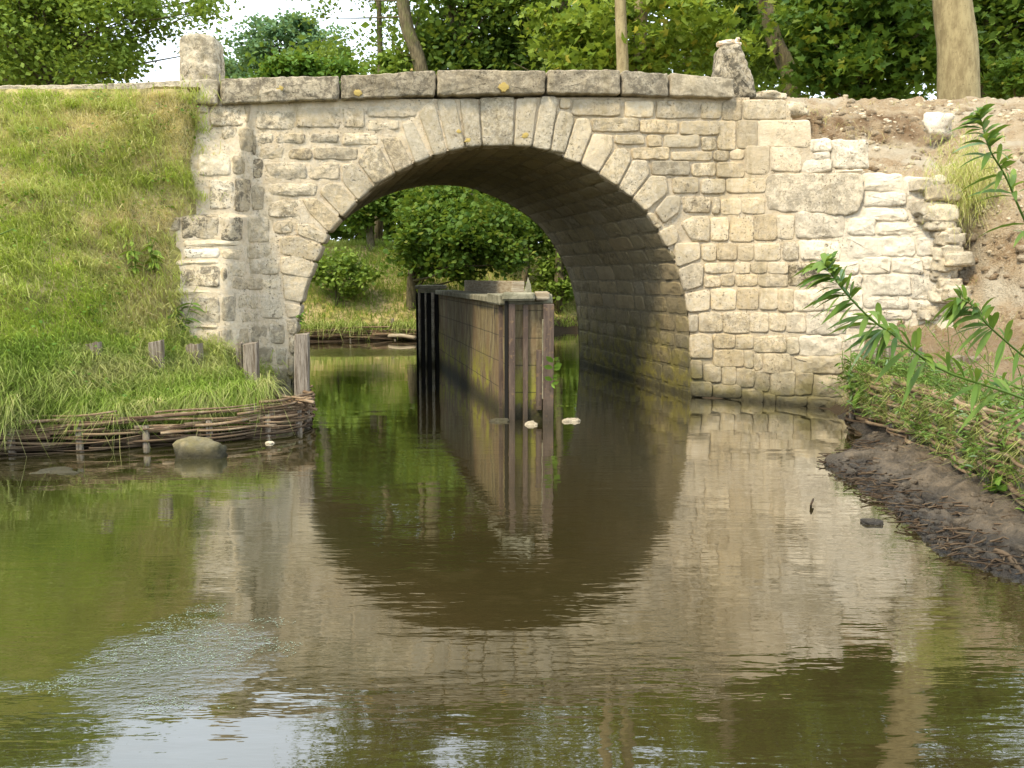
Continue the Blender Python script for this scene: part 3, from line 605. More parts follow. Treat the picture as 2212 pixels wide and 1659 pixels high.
# ------------------------------------------------------------------ guard stones on the parapet
def outline_rock(name, poly, Y, thick, tint, mat, label, cat, sp=4, rough=.02, group=None):
    mb = MB(); P = np.array(poly, float)
    fn = lambda u, v, off: at_y(u, v, Y)+np.stack([0*off, -np.asarray(off), 0*off], -1)
    stone(mb, poly, fn, sp=sp, proud=thick*.5-.03, back=0, bev=9, jit=1.5, rnd=2, bulge=.03, tint=tint, rough=rough, nsc=8)
    fb = lambda u, v, off: at_y(u, v, Y)+np.stack([0*off, np.asarray(off), 0*off], -1)
    stone(mb, poly, fb, sp=sp, proud=thick*.5-.03, back=0, bev=9, jit=1.5, rnd=2, bulge=.03, tint=tint, rough=rough, nsc=8)
    o = mb.build(name, mat, None, True, True); tag(o, label, cat, group); return o
outline_rock('guard_stone', polyc(c1, [(1170, 290), (1185, 262), (1235, 236), (1365, 240), (1392, 285), (1398, 400), (1396, 545), (1168, 545), (1174, 430), (1168, 350)]), 10.35, .42, (.75, .15, .62), M['stone_grey'], 'squared pitted upright stone standing on the left parapet', 'guard stone')
gs = outline_rock('guard_stone', polyc(c4, [(262, 320), (300, 297), (392, 298), (425, 390), (440, 450), (470, 510), (492, 640), (340, 650), (246, 560), (244, 480), (256, 400)]), 11.35, .45, (.0, .0, .95), M['stone_grey'], 'tapering mossy upright stone at the right end of the parapet, cloth on its top', 'guard stone')
mb = MB(); p0 = at_y(*c4(285, 290), 11.35)
def g3(x, y, dy=0): return at_y(*c4(x, y), 11.3+dy)
blob(mb, g3(335, 288), (.15, .10, .032), 31, 22, 12, .3, 2.2); blob(mb, g3(345, 272), (.13, .09, .028), 33, 22, 12, .35, 2.4, yaw=.2)
tube(mb, spline([g3(365, 275), g3(385, 262), g3(398, 244), g3(408, 247), g3(406, 262)], 12), np.array([.016, .02, .022, .022, .02, .02, .018, .016, .014, .012, .009, .004]), 8)
tag(mb.build('folded_cloth', M['cloth'], None, True, True), 'crumpled beige cloth lying on top of the tapering mossy stone', 'cloth')
# ------------------------------------------------------------------ water and ground
mb = MB(); mb.add([(-200, -60, 0), (200, -60, 0), (200, 200, 0), (-200, 200, 0)], [np.array([[0, 1, 2, 3]])]); tag(mb.build('river_water', M['water']), kind='structure')
CH = np.array([(-4.75, 6.6), (-4.3, 7.2), (-2.2, 8.45), (-2.75, 9.9), (-3.75, 14.3), (-8, 16), (-14, 17.5), (-14, 21), (-6.5, 20.3), (-2, 21), (1.2, 24), (3, 25.2), (9, 27), (12, 24), (4.5, 18), (1.25, 15.0), (2.4, 10.75), (3.5, 10.0), (3.75, 8.9), (3.05, 7.2), (2.75, 5.7), (2.7, 4.2), (3.4, 3), (5, -2), (6, -12), (-9, -12), (-7, 0), (-5.4, 5)])
def seg_dist(x, y, P):
    d = np.full(x.shape, 1e9); n_ = len(P)
    for i in range(n_):
        a, b = P[i], P[(i+1) % n_]; ab = b-a; t = np.clip(((x-a[0])*ab[0]+(y-a[1])*ab[1])/(ab@ab), 0, 1)
        d = np.minimum(d, np.hypot(x-a[0]-t*ab[0], y-a[1]-t*ab[1]))
    return d
def ground_z(x, y):
    d = seg_dist(x, y, CH); ins = inpoly(x, y, CH); sdv = np.where(ins, -d, d)
    far = sstep(y, 14.5, 17)
    bank = .12+.9*sstep(sdv, .1, 1.4)+1.5*sstep(sdv, .8, 4.5)
    near = .0+.30*sstep(sdv, .05, 1.0)+.2*sstep(sdv, 1, 6)
    near = near-.8*(1-sstep(y, 9.0, 9.7))*(1-sstep(abs(x), 8, 9.5))
    out = near*(1-far)+bank*far
    emb = 3.35*sstep(y, 9.2, 10.4)*(1-sstep(y, 13.8, 18))*sstep(sdv, .3, .9)
    emb = emb*(1-.75*sstep(x, 2.2, 3.2)*(1-sstep(y, 11.8, 12.6))); out = np.maximum(out, emb)
    z_ = np.where(ins, -.65*sstep(-sdv, 0, .8), out)
    p = np.stack([x, y, 0*x], -1); return z_+.10*fbm(p*.6, 4)*sstep(sdv, .2, 2)+.03*fbm(p*3, 3)
def ax_(c, h, n_, p): t = np.linspace(-1, 1, n_); return c+h*(.12*t+.88*np.sign(t)*abs(t)**p)
gx = ax_(0, 260, 220, 3.2); gy = ax_(12, 280, 220, 3.2); GX, GY = np.meshgrid(gx, gy, indexing='ij'); GZ = ground_z(GX, GY)
mb = MB(); mb.add(np.stack([GX, GY, GZ], -1).reshape(-1, 3), [grid_faces(220, 220)]); tag(mb.build('ground', M['turf']), kind='structure')
# bank patches described by depth over the view and solved to world space
def patch(us, vs, T, step, namp, nsc=2., seed=0):
    us = np.array(us, float); vs = np.array(vs, float); T = np.array(T, float)
    gu = np.arange(us[0], us[-1]+1, step); gv = np.arange(vs[0], vs[-1]+1, step)
    A = np.stack([np.interp(gu, us, T[i]) for i in range(len(vs))], 0)
    B = np.stack([np.interp(gv, vs, A[:, j]) for j in range(len(gu))], 0)      # gu x gv
    for _ in range(int(30/step*2)):
        B[1:-1] = .5*B[1:-1]+.25*(B[:-2]+B[2:]); B[:, 1:-1] = .5*B[:, 1:-1]+.25*(B[:, :-2]+B[:, 2:])
    GU, GV = np.meshgrid(gu, gv, indexing='ij'); P = at_y(GU, GV, B)
    P = at_y(GU, GV, B+namp*fbm(P*nsc+seed, 5))
    return gu, gv, GU, GV, P
gu, gv, GU, GV, PLB = patch([-700, -300, 0, 200, 400, 480, 560, 650], [192, 330, 465, 600, 700, 760, 850, 905, 960, 1000],
    [[8.7, 9.0, 9.2, 9.35, 9.5, 10.2, 10.2, 10.6], [7.9, 8.3, 8.75, 9.05, 9.4, 10.1, 10.2, 10.6], [7.2, 7.7, 8.3, 8.75, 9.28, 9.75, 10.2, 10.6], [6.8, 7.25, 7.9, 8.45, 9.2, 9.5, 10.3, 10.6], [6.5, 6.95, 7.6, 8.2, 9.05, 9.4, 10.3, 10.6], [6.4, 6.8, 7.45, 8.0, 8.8, 9.1, 10.2, 10.6], [6.3, 6.6, 7.28, 7.75, 8.25, 8.45, 9.2, 10.6], [6.25, 6.5, 7.2, 7.6, 7.98, 8.1, 8.75, 10.0], [6.2, 6.45, 7.15, 7.58, 7.95, 8.05, 8.5, 9.6], [6.2, 6.45, 7.15, 7.58, 7.95, 8.05, 8.4, 9.4]], 8, .06)
mb = MB(); mb.add(PLB.reshape(-1, 3), [grid_faces(len(gu), len(gv))]); tag(mb.build('left_bank', M['turf']), kind='structure')
def scatter(P, GU, GV, n_, accept=None):
    a = rng.integers(0, P.shape[0]-1, n_*3); b = rng.integers(0, P.shape[1]-1, n_*3)
    e1 = P[a+1, b]-P[a, b]; e2 = P[a, b+1]-P[a, b]; ar = np.linalg.norm(np.cross(e1, e2), axis=1)
    keep = rng.uniform(0, np.percentile(ar, 98), len(a)) < ar
    a, b, e1, e2 = a[keep], b[keep], e1[keep], e2[keep]; s_, t_ = rng.uniform(0, 1, (2, len(a)))
    p = P[a, b]+e1*s_[:, None]+e2*t_[:, None]; u = GU[a, b]+s_*(GU[1, 0]-GU[0, 0]); v = GV[a, b]+t_*(GV[0, 1]-GV[0, 0])
    if accept is not None: k = accept(u, v, p); p, u, v = p[k], u[k], v[k]
    return p[:n_], u[:n_], v[:n_]
mb = MB()
def acc(u, v, p):
    lim = np.interp(v, [190, 225, 300, 330, 420, 460, 500, 600, 700, 740, 760, 800, 1000], [470, 425, 465, 440, 445, 405, 362, 372, 392, 415, 560, 575, 590])
    return (u < lim) & (v > 205) & (v < 925) & (u > -420)
p, u, v = scatter(PLB, GU, GV, 150000, acc)
dry = np.clip(.46+.85*fbm(np.stack([p[:, 0]*1.3, p[:, 2]*1.6, p[:, 1]], -1), 4)-.25*sstep(v, 560, 760)+rng.normal(0, .18, len(p)), 0, 1)
tuft = np.clip(fbm(p*3.1+5, 3), 0, 1); L = (.07+.13*tuft)*rng.uniform(.5, 1.5, len(p))+.16*sstep(v, 640, 860)*rng.uniform(.4, 1.4, len(p))
lean = np.stack([rng.normal(0, .45, len(p)), rng.normal(-.45, .4, len(p)), rng.normal(0, .2, len(p))], -1); lean[:, 1] -= .5*sstep(v, 820, 900)
k = v+70*fbm(p*1.5, 3)+rng.normal(0, 25, len(p)) < 735
blades(mb, p[k], L[k], rng.uniform(.004, .009, k.sum()), lean[k], np.stack([dry, dry, dry], -1)[k], .7)
tc_ = p[rng.integers(0, len(p), 230)]; tc_ = tc_[(fbm(tc_*1.2+4, 3) > -.25)]
for c_ in tc_:
    m_ = rng.integers(40, 130); rr_ = rng.uniform(.04, .13); q = c_+rng.normal(0, 1, (m_, 3))*rr_*np.array([1.3, .5, .6]); g_ = np.clip(rng.uniform(0, .5)+rng.normal(0, .12, m_), 0, 1)
    blades(mb, q, rng.uniform(.10, .26, m_), rng.uniform(.005, .010, m_), rng.normal(0, .5, (m_, 3))*[1, .6, .3]+np.array([0, -.5, 0]), np.stack([g_]*3, -1), .9)
q = p[rng.integers(0, len(p), 420)]; blades(mb, q, rng.uniform(.22, .48, len(q)), .0035, rng.normal(0, .3, (len(q), 3))*[1, .5, 0]+np.array([0, -.2, 0]), np.ones((len(q), 3))*.95, .35)
tag(mb.build('short_grass', M['grass'], None, False), 'short sunburnt yellow green grass covering the steep left embankment', 'grass', kind='stuff')
mb = MB(); k = ~k
blades(mb, p[k], L[k]*1.15, rng.uniform(.005, .010, k.sum()), lean[k], np.stack([dry, dry, dry], -1)[k]*.8, 1.0)
k = 9000; t_ = rng.uniform(0, totl, k) if False else rng.uniform(-3, 590, k); vv_ = np.interp(t_, [0, 300, 450, 590], [905, 895, 872, 850])+rng.uniform(-22, 4, k)
yy_ = np.interp(t_, [-3, 200, 400, 560, 600], [7.12, 7.5, 7.88, 8.2, 8.4]); pe = at_y(t_, vv_, yy_); de = np.clip(rng.normal(.35, .3, k)+.5*fbm(pe*4, 2), 0, 1); kp = fbm(pe*2.6+3, 3) > -.12; pe, de = pe[kp], de[kp]; k = len(pe)
blades(mb, pe, rng.uniform(.08, .40, k)*(.7+.5*fbm(pe*3, 2)), rng.uniform(.005, .009, k), np.stack([rng.normal(.1, .5, k), rng.normal(-.9, .45, k), rng.normal(-.3, .4, k)], -1), np.stack([de]*3, -1), 1.2)
tag(mb.build('long_grass', M['grass_wet'], None, False), 'long lush green grass hanging over the left wattle edge', 'grass', kind='stuff')

mb = MB()
for c_ in p[rng.integers(0, len(p), 130)]:
    m_ = rng.integers(12, 45); P_ = c_+rng.normal(0, 1, (m_, 3))*np.array([.11, .05, .07])+np.array([0, -.06, .03]); leaf_faces(mb, P_, rng.uniform(.02, .05, m_), rng.random((m_, 3))*[.9, .8, 1], 'oval', .8, .6)
tag(mb.build('low_weeds', M['leaf_bright'], None, False), 'small broad-leaved weeds dotted through the left embankment grass', 'weeds', kind='stuff')
# right bank
guR, gvR, GUR, GVR, PRB = patch([1600, 1700, 1760, 1838, 1862, 2000, 2060, 2130, 2212, 2420, 2700], [214, 228, 246, 298, 380, 480, 600, 700, 760, 820, 870, 930, 1010],
    [[12.4, 12.4, 12.4, 12.4, 12.4, 12.4, 12.4, 12.4, 12.0, 11.6, 11.2], [11.9, 12.0, 12.0, 12.0, 12.0, 11.9, 11.7, 11.5, 11.3, 10.9, 10.5], [11.5, 11.5, 11.45, 11.45, 11.45, 11.5, 11.2, 11.0, 10.8, 10.3, 9.9], [11.35, 11.25, 11.2, 11.225, 11.25, 11.3, 10.8, 10.4, 10.1, 9.6, 9.0], [11.2, 10.9, 10.5, 10.35, 10.05, 9.72, 9.6, 9.4, 9.1, 8.6, 8.0], [11.2, 10.9, 10.5, 10.35, 10.05, 9.62, 9.35, 9.05, 8.75, 8.1, 7.4], [11.1, 10.8, 10.45, 10.35, 9.95, 9.4, 9.15, 8.8, 8.45, 7.8, 7.1], [11.6, 11.2, 10.9, 10.35, 9.7, 9.15, 9.0, 8.6, 8.2, 7.4, 6.7], [11.6, 11.2, 10.9, 10.35, 9.4, 8.85, 8.4, 8.1, 7.8, 6.9, 6.2], [11.6, 11.2, 10.9, 10.35, 9.05, 8.2, 7.6, 7.2, 6.8, 6.1, 5.6], [11.6, 11.2, 10.9, 10.35, 8.95, 7.6, 6.9, 6.5, 6.1, 5.5, 5.0], [11.6, 11.2, 10.9, 10.35, 8.9, 7.45, 6.6, 6.0, 5.45, 4.7, 4.2], [11.6, 11.2, 10.9, 10.35, 8.9, 7.4, 6.55, 5.9, 5.4, 4.6, 4.0]], 4, .10, 1.8, 3)
PRB[:, :, 2] += .05*fbm(PRB*5, 4); PRB[:, :, 1] += .045*fbm(PRB*9, 4, 5)+.02*np.abs(fbm(PRB*20, 3, 7))
mb = MB(); T = np.zeros(GUR.shape+(3,)); cut = sstep(GVR, 236, 250)*(1-sstep(GVR, 292, 318))*sstep(GUR, 1640, 1720)*(1-sstep(GUR, 1960, 2060))
T[..., 0] = np.clip(cut*(.75+.6*fbm(PRB*4, 3)), 0, 1)+.5*sstep(GVR, 690, 730)*(1-sstep(GVR, 900, 960)); T[..., 1] = np.clip(fbm(PRB*2.2+9, 4)*1.2-.1, 0, .8)*(1-sstep(GVR, 640, 700))*(1-cut)
mb.add(PRB.reshape(-1, 3), [grid_faces(len(guR), len(gvR))], np.clip(T, 0, 1).reshape(-1, 3)); tag(mb.build('right_bank', M['earth']), kind='structure')
mb = MB()  # loose stones in the earth
p, u, v = scatter(PRB, GUR, GVR, 6000, lambda u, v, p: (u > 1700) & (u < 2330) & (v < 690) & (fbm(p*1.5, 3) > -.1))
for k in range(min(1500, len(p))):
    r = .008+.03*rng.random()**4; blob(mb, p[k], (r*1.3, r, r*.8), k, 8, 6, .25, 1.5, (rng.random(), rng.uniform(.0, .4), .1))
tag(mb.build('loose_rubble', M['stone']), 'scattered small stones and chalk crumbs lying on the bare right bank', 'rubble', kind='stuff')
mb = MB()
for k in range(40):
    v_ = rng.uniform(395, 700); u_ = np.interp(v_, [380, 470, 520, 640, 700], [2020, 2032, 2052, 2060, 2000])+rng.normal(0, 11); P_ = wmap(np.array([u_]), np.array([v_]), np.array([-.05]))[0]; r_ = rng.uniform(.05, .13)
    mb = MB(); blob(mb, P_, (r_*1.4, r_, r_*.7), 100+k, 26, 18, .20, 2.4, (rng.random(), rng.uniform(.1, .6), .3), pw=.38, yaw=rng.uniform(-.3, .3)); mb.build('rubble_stone', M['stone'], bridge)
# rocks on the bank that can be told apart
mb = None
def rock(name, P, r, seed, tint, mat, label, cat='rock', amp=.38, yaw=0, group=None):
    m_ = MB(); blob(m_, P, r, seed, 24, 16, amp, 1.5, tint, yaw=yaw); return tag(m_.build(name, mat, None, True, True), label, cat, group)
rock('bank_rock', at_y(*c4(1660, 800), 10.75), (.17, .15, .13), 3, (.8, .85, .1), M['stone'], 'white chalky boulder half buried in the earth shelf above the right wing wall')
rock('bank_rock', at_y(*c4(730, 700), 11.2), (.22, .15, .10), 5, (.5, .1, .3), M['stone'], 'flat brownish stone beside the squared corner block at the top of the right wing')
rock('bank_rock', at_y(*c4(590, 615), 11.5), (.26, .15, .07), 8, (.5, .3, .3), M['stone'], 'lumpy earth-coloured stone just right of the tapering guard stone')
# mud shore
MS = np.array([(3.7, 9.2), (3.55, 8.2), (3.0, 7.25), (2.68, 6.9), (2.62, 6.3), (2.58, 5.73), (2.55, 5.11), (2.42, 4.53), (2.62, 4.15), (3.1, 3.7), (3.8, 3.0)])
my = np.linspace(3.0, 9.2, 240); sx = np.linspace(-.5, 2.6, 120); MY, SX = np.meshgrid(my, sx, indexing='ij')
edge = np.interp(MY, MS[::-1, 1], MS[::-1, 0]); MX = edge+SX; P0 = np.stack([MX, MY, 0*MX], -1)
MZ = np.where(SX < 0, SX*.35, .11*sstep(SX, 0, .7)+.02)+.035*fbm(P0*4.5, 5)+.022*fbm(P0*15, 4); MZ += np.where(SX < -.05, -.05, 0)
mb = MB(); mb.add(np.stack([MX, MY, MZ], -1).reshape(-1, 3), [grid_faces(240, 120)]); tag(mb.build('mud_shore', M['mud']), kind='structure')

mb = MB()
for k in range(420):
    y_ = rng.uniform(3.6, 7.8); e = np.interp(y_, MS[::-1, 1], MS[::-1, 0]); d_ = abs(rng.normal(.05, .22)); r_ = rng.uniform(.008, .034); jx = int(np.clip((d_+.5)/3.1*119, 0, 118)); iy = int(np.clip((y_-3.0)/6.2*239, 0, 239))
    blob(mb, (e+d_, y_, MZ.T[iy, jx] if MZ.shape[0] != 240 else MZ[iy, jx]), (r_*1.4, r_, r_*.7), k, 9, 7, .35, 1.8, yaw=rng.uniform(0, 3))
tag(mb.build('mud_clods', M['mud']), 'lumps of dark wet mud along the edge of the mud shore', 'mud lumps', kind='stuff')
p, u, v = scatter(PRB, GUR, GVR, 5000, lambda u, v, p: (u > 1680) & (u < 2330) & (v > 225) & (v < 760) & (fbm(p*1.7+2, 3) > -.2))
mb = MB()
for k in range(min(800, len(p))):
    r_ = .008+.045*rng.random()**4; blob(mb, p[k], (r_*1.3, r_, r_*.8), k+7, 9, 7, .4, 1.8, (rng.uniform(0, .7), rng.uniform(0, .4), 0), yaw=rng.uniform(0, 3))
tag(mb.build('earth_clods', M['earth']), 'crumbling clods of earth on the bare right bank', 'earth lumps', kind='stuff')
mb = MB(); q = p[rng.integers(0, len(p), 1500)]; q = q[fbm(q*1.4+8, 3) > 0]; blades(mb, q, rng.uniform(.05, .22, len(q)), .004, rng.normal(0, .5, (len(q), 3))+np.array([0, -.5, -.2]), np.stack([rng.uniform(.5, 1, len(q))]*3, -1), 1.0)
tag(mb.build('dry_roots', M['grass'], None, False), 'dry straw and rootlets hanging out of the bare earth bank', 'roots', kind='stuff')

# ------------------------------------------------------------------ sluice pier
PA = at_z(1098, 905, 0)[:2]; PD = np.array([-.218, .976]); PW = .50; PLn = 5.75; ZT = 1.26
pier = thing('sluice_pier', (PA[0], PA[1], 0), 'stained masonry sluice pier with rusty steel uprights standing in midstream under the arch', 'pier')
def pw(a, b, z): return np.array([PA[0]+a+PD[0]*b, PA[1]+PD[1]*b, z])   # a across (x), b along
mb = MB()
nb_, nz_ = 60, 26
bb = np.linspace(0, PLn, nb_); zz = np.linspace(-.5, ZT, nz_); B_, Z_ = np.meshgrid(bb, zz, indexing='ij')
V = np.stack([PA[0]+PD[0]*B_, PA[1]+PD[1]*B_, Z_], -1); V[..., 0] += .010*fbm(V*5, 3); mb.add(V.reshape(-1, 3), [grid_faces(nb_, nz_)])
V2 = V.copy(); V2[..., 0] += PW; mb.add(V2.reshape(-1, 3), [grid_faces(nb_, nz_)[:, ::-1]])
aa = np.linspace(0, PW, 16); A_, Z2 = np.meshgrid(aa, zz, indexing='ij'); V = np.stack([PA[0]+A_, PA[1]+0*A_, Z2], -1); V[..., 1] += .008*fbm(V*5, 3); mb.add(V.reshape(-1, 3), [grid_faces(16, nz_)])
mb.add([pw(0, 0, ZT), pw(PW, 0, ZT), pw(PW, PLn, ZT), pw(0, PLn, ZT)], [np.array([[0, 1, 2, 3]])])
mb.build('masonry_body', M['pier'], pier)
def slab(name, u0, u1, v0, v1, Y, dep, mat, bev=.008, tint=(.5, .5, .5), rough=0, parent=pier, zb=None, yaw=(1, 0), lbl=None):
    a, b = at_y(u0, v0, Y), at_y(u1, v1, Y); z0 = b[2] if zb is None else zb; m_ = MB()
    box(m_, ((a[0]+b[0])/2, Y+dep/2, (a[2]+z0)/2), (b[0]-a[0], dep, a[2]-z0), yaw, bev, tint, rough); o = m_.build(name, mat, parent, False)
    if lbl: o['label'] = lbl
    return o
yf = PA[1]-.012
for (x0, x1, y0, dep, zb) in ((975, 1027, 435, .12, -.4), (1090, 1130, 440, .05, -.4), (1255, 1335, 435, .14, -.4)):
    slab('steel_upright', *(c7(x0, 0)[0], c7(x1, 0)[0]), c7(0, y0)[1], 900, yf-dep+.02, dep, M['steel'], .004, zb=zb)
slab('steel_upright', c7(1197, 0)[0], c7(1243, 0)[0], c7(0, 805)[1], c7(0, 1290)[1], yf-.06, .06, M['steel'], .004, lbl='short lower steel upright')
slab('steel_upright', c7(893, 0)[0], c7(935, 0)[0], c7(0, 452)[1], 900, yf+.28, .07, M['steel'], .004, zb=-.4)
slab('steel_upright', c7(940, 0)[0], c7(972, 0)[0], c7(0, 412)[1], 900, yf-.02, .04, M['black'], .003, zb=-.4, lbl='black strip standing in for the shaded recess beside the uprights')  # no steel here: black slab paints the shade of a recess
slab('guide_rail', c7(1246, 0)[0], c7(1253, 0)[0], c7(0, 560)[1], c7(0, 1200)[1], yf-.10, .10, M['concrete'], .002)
# cap slabs
for b0, b1, h_ in ((0.02, .75, .11), (.78, 2.0, .075), (2.02, 3.5, .075), (3.52, 5.7, .075)):
    m_ = MB(); c_ = (pw(.10, b0, 0)+pw(.10, b1, 0))/2; w_ = .34 if b0 > .5 else .60
    box(m_, (c_[0]+(.0 if b0 > .5 else .10), c_[1], ZT+h_/2+.002), (b1-b0, w_, h_), (PD[0], PD[1]), .012, (.5, .5, .5), .004); m_.build('cap_slab', M['concrete'], pier, False)
slab('cap_slab', c7(922, 0)[0], c7(1188, 0)[0], c7(0, 342)[1], c7(0, 408)[1], yf-.16, .30, M['concrete'], .02, rough=.004)
slab('red_block', c7(1192, 0)[0], c7(1305, 0)[0], c7(0, 338)[1], c7(0, 402)[1], yf-.08, .55, M['timber'], .012, rough=.004)
m_ = MB(); c_ = (pw(.40, 1.2, 0)+pw(.40, 5.0, 0))/2; box(m_, (c_[0], c_[1], ZT+.125), (3.6, .16, .25), (PD[0], PD[1]), .008, rough=.003); m_.build('timber_beam', M['timber'], pier, False)
m_ = MB(); q = at_y(*c7(1130, 330), yf+.05); m_.add([q+(-.045, 0, -.02), q+(.04, .0, -.02), q+(.01, .03, -.02), q+(.0, .005, .155), q+(.03, .01, .07)], [np.array([[0, 1, 3], [1, 2, 4], [2, 0, 3], [1, 4, 3], [4, 2, 3]])]); m_.build('splinter', M['concrete'], pier, False)
# grooved far end
Y2 = 14.72; x0 = at_y(897, 700, Y2)[0]; x1 = at_y(952, 700, Y2)[0]
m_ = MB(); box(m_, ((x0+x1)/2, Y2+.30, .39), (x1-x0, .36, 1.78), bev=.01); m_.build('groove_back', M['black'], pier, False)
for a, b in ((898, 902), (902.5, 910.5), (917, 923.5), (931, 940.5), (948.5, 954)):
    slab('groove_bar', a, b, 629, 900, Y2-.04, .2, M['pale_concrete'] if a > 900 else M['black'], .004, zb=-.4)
slab('groove_bar', 902.6, 950, 624, 632, Y2-.041, .2, M['concrete'], .004)
slab('cap_slab', 896, 960, 616, 624, Y2-.08, .5, M['concrete'], .01)
# sprig with oval leaves
mb = MB(); st_ = spline([at_y(*c7(1305, 1130), 8.9), at_y(*c7(1318, 1050), 8.88), at_y(*c7(1330, 960), 8.86), at_y(*c7(1340, 870), 8.86)], 12)
sp = thing('leafy_sprig', st_[0], 'small green oval-leaved sprig growing beside the right steel upright of the pier', 'plant')
tube(mb, st_, .004, 5); mb.build('stem', M['bark'], sp); mb = MB()
for (bx_, by_, tx_, ty_) in ((1335, 905, 1275, 855), (1338, 890, 1375, 860), (1333, 950, 1255, 935), (1335, 940, 1405, 915), (1335, 965, 1395, 940), (1325, 1050, 1262, 1020), (1328, 1020, 1370, 1000), (1325, 1045, 1368, 1025), (1320, 1075, 1380, 1065), (1315, 1075, 1350, 1115)):
    a, b = at_y(*c7(bx_, by_), 8.86), at_y(*c7(tx_, ty_), 8.80); d = b-a; L = np.linalg.norm(d); s_ = np.cross(d/L, (0, 1, .2)); wv = L*.24
    V = [a, a+d*.3+s_*wv*.9, a+d*.65+s_*wv, b, a+d*.65-s_*wv, a+d*.3-s_*wv*.9, a+d*.5+np.array([0, .012, -.005])]
    m7 = np.array([[0, 1, 6], [1, 2, 6], [2, 3, 6], [3, 4, 6], [4, 5, 6], [5, 0, 6]]); mb.add(V, [m7], (rng.uniform(.5, 1), .3, .3))
mb.build('leaves', M['leaf_bright'], sp)
rock('wet_rock', at_z(1079, 910)+(0, 0, -.01), (.10, .07, .045), 11, (.1, 0, .6), M['stone_grey'], 'dark pointed stone breaking the water left of the pier foot')
rock('wet_rock', at_z(1147, 917)+(0, 0, -.005), (.075, .05, .035), 12, (.5, .3, .3), M['coping'], 'small whitish stone at the water surface in front of the pier')
rock('wet_rock', at_z(1236, 909)+(0, 0, -.008), (.11, .055, .04), 13, (.6, .2, .3), M['coping'], 'pinkish flat stone in the water right of the pier foot')

# ------------------------------------------------------------------ posts
def post(u0, u1, vt, Y, zb, label, yaw=.1, lean=0, thick=None, group=None, tint=.3, name='wooden_post'):
    a, b = at_y(u0, vt, Y), at_y(u1, vt, Y); w_ = b[0]-a[0]; t_ = thick or w_*.8; H = a[2]-zb; m_ = MB()
    nz2 = 10; zz = np.linspace(0, H, nz2); n_ = 16; th = np.arange(n_)/n_*2*math.pi; C_ = np.sign(np.cos(th))*abs(np.cos(th))**.35; S_ = np.sign(np.sin(th))*abs(np.sin(th))**.35
    V = np.stack([np.outer(1-.04*np.cos(zz*3), C_)*w_*.5, np.outer(np.ones(nz2), S_)*t_*.5, np.outer(zz, np.ones(n_))], -1)
    V[..., 0] += .006*fbm(V*np.array([30, 30, 3])+Y*7, 2)+lean*zz[:, None]; V[-1, :, 2] += .02*V[-1, :, 0]/w_+.006*rng.normal(0, 1, n_)
    cy, sy = math.cos(yaw), math.sin(yaw); V = np.stack([V[..., 0]*cy-V[..., 1]*sy, V[..., 0]*sy+V[..., 1]*cy, V[..., 2]], -1)+np.array([(a[0]+b[0])/2-lean*H, Y, zb])
    i = np.arange(nz2*n_).reshape(nz2, n_); j = np.roll(i, -1, 1)
    m_.add(V.reshape(-1, 3), [np.stack([i[:-1], j[:-1], j[1:], i[1:]], -1).reshape(-1, 4), i[-1][None]], (tint, .5, .5))
    return tag(m_.build(name, M['wood'], None, False, True), label, 'post', group)
G1 = 'wooden stakes driven into the left bank'
post(637, 668, 723, 8.85, -.2, 'tall grey weathered wooden post at the foot of the left arch jamb', .15, .03, group=G1, tint=.15)
post(526, 557, 741, 8.95, .1, 'wide grey stake before the left wall, nearest the tall post', group=G1)
post(509, 523, 742, 9.05, .1, 'narrow grey stake squeezed beside the wide one before the left wall', group=G1)
post(404, 435, 743, 8.72, .1, 'stake with grass over it, below the stepped left wall stones', -.2, group=G1)
post(323, 353, 738, 8.4, .1, 'cut-off square stake standing clear of the grass, left of the stone wall', .2, group=G1)
post(187, 217, 741, 7.98, .1, 'low stake almost buried in grass, leftmost of the bank stakes', group=G1)
G2 = 'wooden stakes along the right bank'
post(1886, 1906, 742, 8.75, .2, 'dark split stake beside the right wattle, nearest the wall', .3, group=G2, tint=.8)
post(1912, 1932, 748, 8.72, .2, 'short stake right of the dark split stake above the wattle', .1, group=G2, tint=.5)
post(1966, 1990, 752, 8.5, .2, 'grey stake in the weeds behind the willow shoot', -.1, group=G2, tint=.4)
post(2056, 2082, 770, 7.9, .2, 'stub of dark stake at the edge of the bare earth terrace', .1, group=G2, tint=.9)
post(2090, 2116, 772, 7.85, .2, 'low dark stake right of its twin on the earth terrace', .2, group=G2, tint=.9)
post(793, 801, 521, 25.0, 1.9, 'pale fence post on the far grassy bank seen through the arch', tint=0.)
post(1131, 1140, 512, 25.5, 1.9, 'brown post among the leaves on the far bank', tint=.9)
post(844, 851, 688, 20.9, .1, 'pinkish stub stake in the far bank edge', tint=.6)

